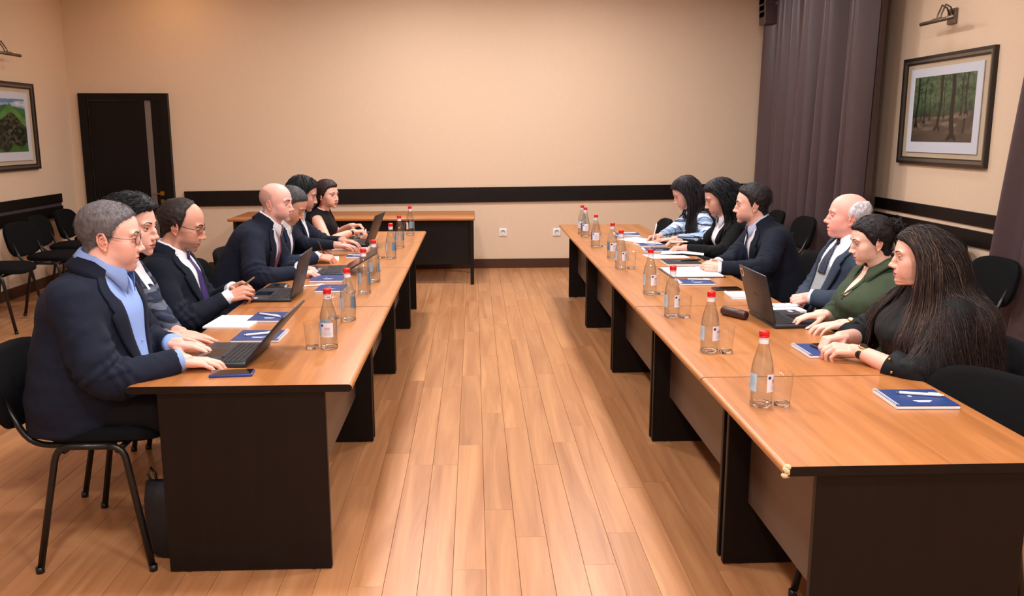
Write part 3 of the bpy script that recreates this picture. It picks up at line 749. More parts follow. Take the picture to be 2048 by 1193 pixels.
# left row
laptop('dark laptop under the hands of the man in the light blue shirt', -.935, 3.262, -2, 131)
phone('smartphone in a blue case at the near end of the left row', -.855, 3.005, 6, mat('blue_case', lin(40, 62, 140), rough=.4))
notebook('blue notebook partly behind the nearest laptop lid', -.893, 3.572, -1, .19, .185, spiral=1)
pen('white pen on the notebook behind the nearest laptop', (-.955, 3.55), (-.83, 3.60), HT+.011)
notebook('blue notebook beside the white notepad on the left row', -.935, 3.955, -2, .165, .185, spiral=1)
pen('white pen on the notebook beside the white notepad', (-.99, 3.99), (-.90, 3.93), HT+.011)
paper('white notepad with handwriting before the woman in the checked jacket', -1.075, 3.872, -4, .20, .245, n=5, name='notepad')
laptop('dark laptop in front of the man with the purple tie', -1.035, 4.511, 0, 105)
pc = thing('folding_pouch', 'small black folded pouch behind the second laptop', 'pouch', (*at(555, 575, z=HT).xy, HT), R_(-10))
mb = MB(); mb.add([(-.06, -.035, .0005), (.065, -.04, .0005), (.06, .04, .0005), (-.055, .035, .0005), (-.04, -.02, .014), (.05, -.03, .008), (.045, .028, .017), (-.03, .022, .022)],
       [(3,2,1,0), (4,5,6,7), (0,1,5,4), (1,2,6,5), (2,3,7,6), (3,0,4,7)]); mb.build('body', M_blackp, pc)
MB().box(-.012, .012, -.012, .012, .016, .021).build('clasp', M_keys, pc)
p0, p1 = at(602, 575, z=HT), at(646, 572, z=HT); pen('white pen lying loose on the left row before the bald man', p0.xy, p1.xy, HT)
notebook('blue notebook half hidden by bottles before the bald man', -.776, 4.702, -2, .15, .19, spiral=0)
notebook('blue notebook in front of the flat opened laptop', -.848, 5.035, 0, .19, .205, spiral=0)
laptop('laptop opened wide beside the bald man', -.90, 5.318, 4, 150)
notebook('small blue notebook between bottles near the writing man', *at(711, 514, z=HT).xy, 0, .11, .15, spiral=0)
pen('white pen on the small blue notebook near the writing man', at(702, 512, z=HT+.01).xy, at(722, 513, z=HT+.01).xy, HT+.011)
notebook('notebook with yellow-edged pages under the writing man\'s hand', -1.00, 5.80, 8, .19, .20, .014, 0, cover=mat('ivory_page', lin(236, 228, 200), rough=.8), deco=False, pages=mat('yellow_page_edge', lin(214, 180, 96), rough=.7))
notebook('thick black-covered book under the far laptop of the left row', -.90, 6.42, -2, .26, .22, .026, 0, cover=M_blackp, deco=False)
laptop('laptop resting on a thick book before the woman with the black bob', -.885, 6.50, -6, 112, z=HT+.0262)
notebook('blue notebook before the woman with red earrings', -.885, 7.26, 8, .13, .19, spiral=1)
phone('dark phone on the notebook before the woman with red earrings', -.90, 7.31, 20, M_blackp, HT+.0112, .12, .065)
pc2 = thing('folding_pouch', 'small black pouch beside the hands of the woman with red earrings', 'pouch', (*at(709, 482, z=HT).xy, HT), R_(10))
MB().ball((0, 0, .019), (.045, .03, .019), 14, 8).build('body', M_blackp, pc2, True)
MB().tube([(-.042, 0, .024), (0, -.006, .036), (.042, 0, .024)], .002, 6).build('zip', M_keys, pc2)
# black bag standing on the floor behind the near left end panel
bg = thing('bag', 'black soft bag on the floor behind the near left table end', 'bag', (-1.08, 3.02, 0))
mb = MB(); R0 = []
for z, w, d in ((.0, .16, .07), (.02, .20, .09), (.12, .205, .092), (.22, .18, .075), (.285, .15, .03)):
    R0.append([(math.copysign(abs(math.cos(a*math.pi/12))**.6, math.cos(a*math.pi/12))*w/2-(z*.12), math.copysign(abs(math.sin(a*math.pi/12))**.6, math.sin(a*math.pi/12))*d/2, z) for a in range(24)])
mb.loft(R0); mb.build('body', mat('black_nylon', lin(16, 16, 19), rough=.6, bump=.6, bscale=40), bg, True)
MB().tube([(-.085, 0, .27), (-.100, 0, .31), (-.088, 0, .335), (-.072, 0, .31), (-.07, 0, .27)], .005, 6).build('hanging_loop', M_blackp, bg, True)

# ------------------------------------------------------------------ people
def smin(a, b, k):
    h = np.clip(.5+.5*(b-a)/k, 0, 1); return b*(1-h)+a*h-k*h*(1-h)
def smax(a, b, k): return -smin(-a, -b, k)
def ell(p, c, r):
    q = (p-np.array(c)); r = np.array(r)
    k0 = np.linalg.norm(q/r, axis=-1); k1 = np.linalg.norm(q/(r*r), axis=-1)
    return k0*(k0-1)/np.maximum(k1, 1e-9)
def caps(p, a, b, ra, rb):
    a = np.array(a); b = np.array(b); ab = b-a
    h = np.clip(((p-a)@ab)/(ab@ab), 0, 1)
    return np.linalg.norm(p-a-h[..., None]*ab, axis=-1)-(ra+(rb-ra)*h)
class Head:
    """head in its own frame: x forward, y left, z up, eyes at z = 0; unit size, scaled later"""
    def __init__(s, female=False, jaw=1.0, fat=0.0, nose=1.0, chin=1.0, wide=1.0, brow=1.0, open_mouth=0.0, hook=0.0):
        s.female, s.jaw, s.fat, s.nose, s.chin, s.wide, s.brow, s.om, s.hook = female, jaw, fat, nose, chin, wide, brow, open_mouth, hook
        s.O = np.array((0.0, 0, -.012))
    def sdf(s, p, neck=None, ps=1.0):
        p = np.array(p); ps_ = p.copy(); ps_[..., 1] = np.abs(ps_[..., 1])/s.wide; p = ps_
        f = s.female
        d = ell(p, (-.014, 0, .032), (.098, .076, .086))
        d = smin(d, ell(p, (.024, 0, .022), (.060, .061, .074)), .03)
        d = smin(d, ell(p, (.030, 0, -.036), (.052, .054+.006*s.fat, .062)), .03)
        d = smin(d, ell(p, (.020, 0, -.066), (.057, (.046 if f else .052)*s.jaw+.010*s.fat, .037+.006*s.fat)), .026)
        d = smin(d, ell(p, (.073*s.chin, 0, -.101), (.0165, .017 if f else .022, .0155)), .022)
        if s.fat: d = smin(d, ell(p, (.020, 0, -.108), (.048, .042, .022*s.fat+.006)), .03)
        d = smin(d, ell(p, (.052, .043, -.026), (.022, .018, .018)), .026)
        d = smin(d, ell(p, (.058, .034, -.058), (.020, .018, .024)), .03)
        d = smin(d, ell(p, (.077, .026, .019), (.012, .026, .0075*s.brow)), .016)
        d = smin(d, ell(p, (.078, 0, .018), (.010, .014, .012)), .014)
        d = smin(d, ell(p, (.069, 0, -.067), (.022, .029, .026)), .020)
        # eye sockets
        d = smax(d, -ell(p, (.094, .032, -.001), (.020, .019, .0125)), .012)
        # nose
        n = s.nose
        bx = .088+.006*s.hook
        d = smin(d, caps(p, (.083, 0, .010), (bx+.006*n, 0, -.014), .0068, .0078), .010)
        d = smin(d, caps(p, (bx+.004*n, 0, -.012), (.092+.0125*n, 0, -.035), .0070, .0086), .008)
        d = smin(d, ell(p, (.0935+.0125*n, 0, -.0385), (.0105, .0095, .0088)), .006)
        d = smin(d, ell(p, (.091+.005*n, .0105, -.0425), (.0100, .0062, .0074)), .005)
        d = smax(d, -ell(p, (.100+.005*n, .0058, -.0500), (.0055, .0030, .0042)), .003)
        # lips
        gap = .004*s.om
        d = smin(d, ell(p, (.0855, 0, -.0660+gap*.4), (.0110, .0235, .0064)), .006)
        d = smin(d, ell(p, (.0845, 0, -.0785-gap), (.0110, .0205, .0074)), .006)
        d = smax(d, -ell(p, (.098, 0, -.0720-gap*.3), (.016, .0255, .0013+gap)), .0022)
        d = smax(d, -ell(p, (.099, 0, -.0900), (.010, .016, .0040)), .008)
        if neck is not None:
            for a, b, ra, rb in neck: d = smin(d, caps(p, a, b, ra, rb), .022)
        return d
    def radius(s, dirs, neck=None, rmax=.17):
        """outermost surface along each direction from O"""
        rs = np.linspace(rmax, .02, 70); out = np.full(len(dirs), .03); done = np.zeros(len(dirs), bool); lo = out.copy(); hi = out.copy()
        for i, r in enumerate(rs):
            v = s.sdf(s.O+dirs*r, neck) < 0
            new = v & ~done
            lo[new] = r; hi[new] = rs[max(i-1, 0)]; done |= new
        for _ in range(12):
            mdl = (lo+hi)/2; ins = s.sdf(s.O+dirs*mdl[:, None], neck) < 0
            lo = np.where(ins, mdl, lo); hi = np.where(ins, hi, mdl)
        return (lo+hi)/2
    def grid(s, neck_dir, near=True):
        A_ = neck_dir/np.linalg.norm(neck_dir)           # bottom pole
        F = np.array((1., 0, 0)); F -= A_*(F@A_); F /= np.linalg.norm(F); Lv = np.cross(-A_, F)
        k = 1.0 if near else .72
        th = np.concatenate([np.linspace(.045, .62, int(22*k), endpoint=False), np.linspace(.62, 2.15, int(92*k), endpoint=False), np.linspace(2.15, math.pi-.03, int(18*k))])
        nu = int(124*k); t = np.linspace(-math.pi, math.pi, nu, endpoint=False); ph = t-.52*np.sin(t)
        T, Pp = np.meshgrid(th, ph, indexing='ij')
        D = (A_*np.cos(T)[..., None]+(F*np.cos(Pp)[..., None]+Lv*np.sin(Pp)[..., None])*np.sin(T)[..., None])
        return D, len(th), nu
def grid_faces(n, m_, o=0):
    fs = [(o+i*m_+j, o+i*m_+(j+1) % m_, o+(i+1)*m_+(j+1) % m_, o+(i+1)*m_+j) for i in range(n-1) for j in range(m_)]
    fs.append(tuple(o+j for j in range(m_-1, -1, -1))); fs.append(tuple(o+(n-1)*m_+j for j in range(m_))); return fs
def remesh(mb, voxel, sm=3, fac=.5):
    me = mb.mesh('tmp'); ob = bpy.data.objects.new('tmp', me); COL.objects.link(ob)
    md = ob.modifiers.new('r', 'REMESH'); md.mode = 'VOXEL'; md.voxel_size = voxel; md.adaptivity = 0
    if sm:
        m2 = ob.modifiers.new('s', 'SMOOTH'); m2.factor = fac; m2.iterations = sm
    dg = bpy.context.evaluated_depsgraph_get(); dg.update()
    out = bpy.data.meshes.new_from_object(ob.evaluated_get(dg))
    bpy.data.objects.remove(ob); bpy.data.meshes.remove(me)
    return out
def mesh_np(me):
    n = len(me.vertices); v = np.empty(n*3, np.float32); me.vertices.foreach_get('co', v)
    nn = np.empty(n*3, np.float32); me.vertices.foreach_get('normal', nn)
    return v.reshape(-1, 3).astype(float), nn.reshape(-1, 3).astype(float)
def sheet(G, nrm, th):
    """closed thin solid from a grid of points G[n,m,3] with outward normals"""
    n, m_, _ = G.shape; B_ = G-nrm*th; vs_ = list(map(tuple, G.reshape(-1, 3)))+list(map(tuple, B_.reshape(-1, 3))); N = n*m_; fs = []
    for i in range(n-1):
        for j in range(m_-1):
            a = i*m_+j; fs.append((a, a+1, a+m_+1, a+m_)); fs.append((N+a+m_, N+a+m_+1, N+a+1, N+a))
    for i in range(n-1):
        a = i*m_; fs.append((a+m_, N+a+m_, N+a, a)); a = i*m_+m_-1; fs.append((a, N+a, N+a+m_, a+m_))
    for j in range(m_-1):
        a = j; fs.append((a, N+a, N+a+1, a+1)); a = (n-1)*m_+j; fs.append((a+1, N+a+1, N+a, a))
    return MB().add(vs_, fs)
MALE_T = [(-.22, .185, .150, .150), (-.05, .190, .155, .150), (.20, .185, .150, .135), (.45, .192, .142, .130), (.65, .205, .130, .130), (.79, .205, .112, .122), (.88, .175, .085, .102), (.95, .112, .066, .080), (1.0, .074, .058, .064), (1.05, .060, .054, .058)]
FEM_T = [(-.22, .180, .130, .150), (-.05, .180, .128, .145), (.20, .150, .115, .115), (.45, .155, .135, .110), (.60, .165, .150, .112), (.74, .170, .120, .112), (.86, .150, .082, .095), (.94, .100, .060, .072), (1.0, .062, .048, .054), (1.05, .052, .046, .050)]
class Torso:
    def __init__(s, hip, nb, tab, bulk=1.0, belly=1.0, sh=1.0, hump=.03, grow=0.0, twist=0.0):
        s.N = 44; s.t = np.linspace(-.22, 1.05, s.N); T = np.array(tab)
        bk = bulk+(1.0-bulk)*np.clip((s.t-.78)/.18, 0, 1); s.w = np.interp(s.t, T[:, 0], T[:, 1])*bk+grow; s.df = np.interp(s.t, T[:, 0], T[:, 2])*bk+grow; s.db = np.interp(s.t, T[:, 0], T[:, 3])*bk+grow
        g_ = np.exp(-((s.t-.15)/.28)**2); s.df *= 1+(belly-1)*g_; s.w *= 1+(belly-1)*.6*g_
        g2 = np.exp(-((s.t-.80)/.16)**2); s.w *= 1+(sh-1)*g2
        k = np.ones(5)/5
        for a in (s.w, s.df, s.db): a[2:-2] = np.convolve(a, k, 'valid')
        hip = np.array(hip); nb = np.array(nb); mid = (hip+nb)/2+np.array((-hump, 0, .02))
        P = lambda q: hip*(1-q)**2+mid*2*q*(1-q)+nb*q*q
        tc = np.clip(s.t, 0, 1); s.c = np.array([P(q) for q in tc])
        d0 = (mid-hip)/np.linalg.norm(mid-hip); d1 = (nb-mid)/np.linalg.norm(nb-mid); L = np.linalg.norm(nb-hip)
        s.c += np.where(s.t < 0, s.t, 0)[:, None]*np.array((0, 0, L)) + np.where(s.t > 1, s.t-1, 0)[:, None]*d1*L
        u = np.gradient(s.c, axis=0); u /= np.linalg.norm(u, axis=1)[:, None]; s.u = u
        a = np.radians(twist)*np.clip(s.t, 0, 1)
        s.l = np.stack([-np.sin(a), np.cos(a), np.zeros(s.N)], 1); s.f = np.cross(s.l, s.u); s.f /= np.linalg.norm(s.f, axis=1)[:, None]
        s.n = 2.35; s.L = L
    def fr(s, t):
        i = lambda a: np.array([np.interp(t, s.t, a[:, k]) for k in range(3)]).T
        return i(s.c), i(s.f), i(s.l), i(s.u), np.interp(t, s.t, s.w), np.interp(t, s.t, s.df), np.interp(t, s.t, s.db)
    def pt(s, t, a, off=0.0):
        """a: angle, 0 front, + to the left"""
        t = np.asarray(t, float); a = np.asarray(a, float)
        c, f, l, u, w, df, db = s.fr(t)
        ca, sa = np.cos(a), np.sin(a); d = np.where(ca > 0, df, db)
        x = np.sign(ca)*np.abs(ca)**(2/s.n)*(d+off); y = np.sign(sa)*np.abs(sa)**(2/s.n)*(w+off)
        return c+f*x[..., None]+l*y[..., None]
    def nrm(s, t, a):
        c, f, l, u, w, df, db = s.fr(np.asarray(t, float)); v = f*np.cos(a)[..., None]+l*np.sin(a)[..., None]*.9
        return v/np.linalg.norm(v, axis=-1)[..., None]
    def loft(s, mb, t0=-.22, t1=1.05, seg=40, off=0.0):
        a = np.linspace(0, 2*math.pi, seg, endpoint=False)
        mb.loft([s.pt(np.full(seg, t), a, off) for t in np.linspace(t0, t1, 34)])
    def push(s, p, eps):
        i = np.abs(((p[:, None, :]-s.c[None])*s.u[None]).sum(-1)).argmin(1)
        q = p-s.c[i]; x = (q*s.f[i]).sum(1); y = (q*s.l[i]).sum(1); d = np.where(x > 0, s.df[i], s.db[i])+eps; w = s.w[i]+eps
        v = ((np.abs(x)/d)**s.n+(np.abs(y)/w)**s.n)**(1/s.n); ins = (v < 1) & (i > 0) & (i < s.N-1)
        k = np.where(ins, 1/np.maximum(v, .15)-1, 0)
        return p+s.f[i]*(x*k)[:, None]+s.l[i]*(y*k)[:, None]
def ik(S, W, L1, L2, hint):
    S = Vector(S); W = Vector(W); d = (W-S); D = d.length
    if D > (L1+L2)*.985: k = D/((L1+L2)*.985); L1 *= k; L2 *= k
    d.normalize(); a = (L1*L1-L2*L2+D*D)/(2*D); h = math.sqrt(max(L1*L1-a*a, 1e-6)); hint = Vector(hint); pr = (hint-d*hint.dot(d)).normalized()
    return S+d*a+pr*h
# finger poses: curl angles (three joints) per finger index..little, spread, thumb (out, down, bend)
POSES = {
 'type':   ([(12, 28, 18), (14, 32, 20), (16, 32, 20), (18, 30, 18)], 5, (38, 18, 15)),
 'flat':   ([(4, 8, 6), (3, 8, 6), (4, 9, 6), (6, 10, 6)], 5, (42, 10, 8)),
 'relax':  ([(22, 32, 18), (26, 36, 20), (30, 38, 22), (32, 38, 22)], 3, (35, 22, 18)),
 'fist':   ([(62, 82, 45), (66, 86, 48), (68, 86, 48), (68, 80, 45)], 1, (34, 36, 40)),
 'pinch':  ([(48, 52, 30), (54, 56, 32), (58, 64, 38), (60, 66, 38)], 2, (30, 52, 24)),
 'hold':   ([(38, 50, 32), (42, 54, 34), (46, 56, 34), (50, 58, 34)], 2, (34, 36, 12)),
 'clasp':  ([(40, 48, 30), (42, 50, 30), (44, 50, 30), (46, 48, 28)], 3, (40, 25, 18)),
}
def hand_mb(side, pose, M, sc=1.0):
    """right hand (side -1) frame: x to the fingertips, z back of the hand, thumb on +y; M places it. Returns MB, finger tips"""
    s = -side; mb = MB(); curls, spread, th = POSES[pose]
    tr = lambda p: M @ (Vector((p[0], s*p[1], p[2]))*sc)
    mcp = [(.090, .0275, .001), (.094, .0085, .004), (.089, -.0110, .002), (.079, -.0290, -.003)]
    ph = [(.043, .026, .021), (.048, .030, .022), (.044, .028, .021), (.034, .021, .019)]
    rad = [(.0094, .0084, .0076, .0066), (.0096, .0086, .0078, .0067), (.0092, .0082, .0074, .0064), (.0082, .0073, .0066, .0057)]
    tips = []
    wr = [(.0, .016, 0), (.0, .006, .002), (.0, -.006, .002), (.002, -.015, -.001)]
    for i in range(4):
        mb.capsule(tr(wr[i]), tr(mcp[i]), .0135*sc, .0108*sc, 12)
        if i < 3:
            mm = [(a+b)/2 for a, b in zip(mcp[i], mcp[i+1])]; mb.capsule(tr((.02, (wr[i][1]+wr[i+1][1])/2, -.003)), tr((mm[0]-.006, mm[1], mm[2]-.003)), .0125*sc, .0090*sc, 10)
        p = np.array(mcp[i]); ang = 0; y = math.tan(R_(spread*(1.5-i)*.9))
        for k in range(3):
            ang += R_(curls[i][k]); d = np.array((math.cos(ang), y*max(.2, math.cos(ang)), -math.sin(ang))); d /= np.linalg.norm(d)
            q = p+d*ph[i][k]; mb.capsule(tr(p), tr(q), rad[i][k]*sc, rad[i][k+1]*sc, 12); p = q
        up = np.array((math.sin(ang), 0, math.cos(ang)))
        tips.append((tr(p), (M.to_3x3() @ Vector((d[0], s*d[1], d[2]))).normalized(), (M.to_3x3() @ Vector((up[0], 0, up[2]))).normalized(), rad[i][3]*sc))
    a, b, c = R_(th[0]), R_(th[1]), R_(th[2]); p = np.array((.018, .020, -.008)); lens = (.044, .034, .028); rr = (.0140, .0112, .0098, .0080)
    for k in range(3):
        d = np.array((math.cos(a)*math.cos(b), math.sin(a)*math.cos(b), -math.sin(b))); q = p+d*lens[k]
        mb.capsule(tr(p), tr(q), rr[k]*sc, rr[k+1]*sc, 12); p = q; a -= c*.9; 
    tips.append((tr(p), (M.to_3x3() @ Vector((d[0], s*d[1], d[2]))).normalized(), (M.to_3x3() @ Vector((.2, s*.6, .75))).normalized(), .008*sc))
    mb.capsule(tr((.030, .016, -.010)), tr((.060, .022, -.008)), .0125*sc, .009*sc, 10)
    mb.capsule(tr((.015, -.016, -.008)), tr((.060, -.022, -.008)), .0125*sc, .010*sc, 10)
    rings = []
    for x, w, h in ((-.012, .0262, .0195), (.0, .0262, .0182), (.018, .0285, .0165)):
        rings.append([tr((x, w*math.cos(2*math.pi*j/16), h*math.sin(2*math.pi*j/16)-.001)) for j in range(16)])
    mb.loft(rings); return mb, tips
def resample(pth, q0, q1, n):
    cum = [0.0]
    for i in range(1, len(pth)): cum.append(cum[-1]+(Vector(pth[i])-Vector(pth[i-1])).length)
    q = np.linspace(q0, q1, n)*cum[-1]; return [Vector([np.interp(v, cum, [p_[k] for p_ in pth]) for k in range(3)]) for v in q]
def frame_of(xd, zd, o):
    x = Vector(xd).normalized(); z = Vector(zd); z = (z-x*z.dot(x)).normalized(); y = z.cross(x)
    return Matrix(((x.x, y.x, z.x, o[0]), (x.y, y.y, z.y, o[1]), (x.z, y.z, z.z, o[2]), (0, 0, 0, 1)))
M_skin = mat('skin', (.8,.6,.5,1), rough=.44, spec=.45, attr='tint', sss=.12, bump=.08, bscale=700)
M_eye = mat('eye', (1,1,1,1), rough=.12, attr='tint')
def set_tint(me, C):
    ca = me.color_attributes.new('tint', 'FLOAT_COLOR', 'POINT')
    ca.data.foreach_set('color', np.concatenate([C, np.ones((len(C), 1))], 1).astype(np.float32).ravel())
def hair_mat(name, c, rough=.55): return mat(name, c, rough=max(rough, .5), spec=.3, noise=.35, nscale=110, stretch=(1, 1, .25), bump=.5, bscale=260)
def cloth(name, c, rough=.85, sheen=.0, bump=.14, bs=600): return mat(name, c, rough=rough, spec=.25, sheen=sheen, bump=bump, bscale=bs)
def plaid(name, base, bands, rough=.85):
    """checked cloth: bands = [(axis vector, scale, phase, threshold, colour, strength)]"""
    if name in MATS: return MATS[name]
    M = bpy.data.materials.new(name); M.use_nodes = True; nt = M.node_tree; P = nt.nodes['Principled BSDF']; L = nt.links
    P.inputs['Roughness'].default_value = rough; P.inputs['Specular IOR Level'].default_value = .2
    tc = nt.nodes.new('ShaderNodeTexCoord'); cur = None
    for ax, sc, ph, thr, col, stg in bands:
        d = nt.nodes.new('ShaderNodeVectorMath'); d.operation = 'DOT_PRODUCT'; d.inputs[1].default_value = ax; L.new(tc.outputs['Object'], d.inputs[0])
        m1 = nt.nodes.new('ShaderNodeMath'); m1.operation = 'MULTIPLY_ADD'; m1.inputs[1].default_value = sc; m1.inputs[2].default_value = ph; L.new(d.outputs['Value'], m1.inputs[0])
        fr_ = nt.nodes.new('ShaderNodeMath'); fr_.operation = 'FRACT'; L.new(m1.outputs[0], fr_.inputs[0])
        lt = nt.nodes.new('ShaderNodeMath'); lt.operation = 'LESS_THAN'; lt.inputs[1].default_value = thr; L.new(fr_.outputs[0], lt.inputs[0])
        ml = nt.nodes.new('ShaderNodeMath'); ml.operation = 'MULTIPLY'; ml.inputs[1].default_value = stg; L.new(lt.outputs[0], ml.inputs[0])
        mx = nt.nodes.new('ShaderNodeMix'); mx.data_type = 'RGBA'; L.new(ml.outputs[0], mx.inputs['Factor'])
        if cur is None: mx.inputs['A'].default_value = base
        else: L.new(cur, mx.inputs['A'])
        mx.inputs['B'].default_value = col; cur = mx.outputs['Result']
    L.new(cur, P.inputs['Base Color']); MATS[name] = M; return M
def strands_mesh(paths, r0, r1, taper=True):
    """three-sided tubes; paths (N, n, 3)"""
    N, n, _ = paths.shape; T = np.gradient(paths, axis=1); T /= np.maximum(np.linalg.norm(T, axis=2), 1e-9)[..., None]
    ref = np.array((.31, .87, .38)); a = np.cross(T, ref); a /= np.maximum(np.linalg.norm(a, axis=2), 1e-6)[..., None]; b = np.cross(T, a)
    q = np.linspace(0, 1, n); rad = (r0+(r1-r0)*q) if taper else np.full(n, r0)
    rad = np.asarray(rad)[None, :, None]
    V = np.stack([paths+rad*(a*math.cos(k*2.0944)+b*math.sin(k*2.0944)) for k in range(3)], 2).reshape(-1, 3)
    base = (np.arange(N)*n*3)[:, None, None]; i = (np.arange(n-1)*3)[None, :, None]; fs = []
    for k in range(3):
        k2 = (k+1) % 3; f = np.concatenate([base+i+k, base+i+k2, base+i+3+k2, base+i+3+k], 2).reshape(-1, 4); fs.append(f)
    F = np.concatenate(fs)
    me = bpy.data.meshes.new('hair'); me.vertices.add(len(V)); me.vertices.foreach_set('co', V.astype(np.float32).ravel())
    me.loops.add(F.size); me.loops.foreach_set('vertex_index', F.astype(np.int32).ravel())
    me.polygons.add(len(F)); me.polygons.foreach_set('loop_start', np.arange(0, F.size, 4, dtype=np.int32)); 
    me.update(calc_edges=True); me.polygons.foreach_set('use_smooth', np.ones(len(F), bool)); return me
XB = {  # hairline: x limit by height; hair lies behind it
 'full':   [(-.085, -.060), (-.05, -.045), (-.028, -.020), (-.022, .010), (.0, .020), (.03, .034), (.05, .046), (.068, .072), (.082, .2)],
 'short':  [(-.085, -.070), (-.05, -.050), (-.028, -.022), (-.020, .008), (.0, .018), (.03, .030), (.05, .040), (.066, .060), (.084, .088), (.10, .2)],
 'recede': [(-.085, -.070), (-.05, -.050), (-.028, -.022), (-.020, .006), (.0, .014), (.03, .022), (.055, .024), (.08, .022), (.10, .030), (.118, .04)],
 'ring':   [(-.085, -.070), (-.05, -.050), (-.028, -.026), (-.018, .004), (.0, .012), (.03, .012), (.05, .004), (.075, -.02), (.09, -.06), (.105, -.3)],
 'woman':  [(-.095, -.040), (-.06, -.030), (-.03, -.010), (-.01, .018), (.01, .030), (.03, .042), (.05, .052), (.066, .070), (.080, .2)],
}
def mixc(a, b, t): return np.array(a)[None]*(1-t[:, None])+np.array(b)[None]*t[:, None]

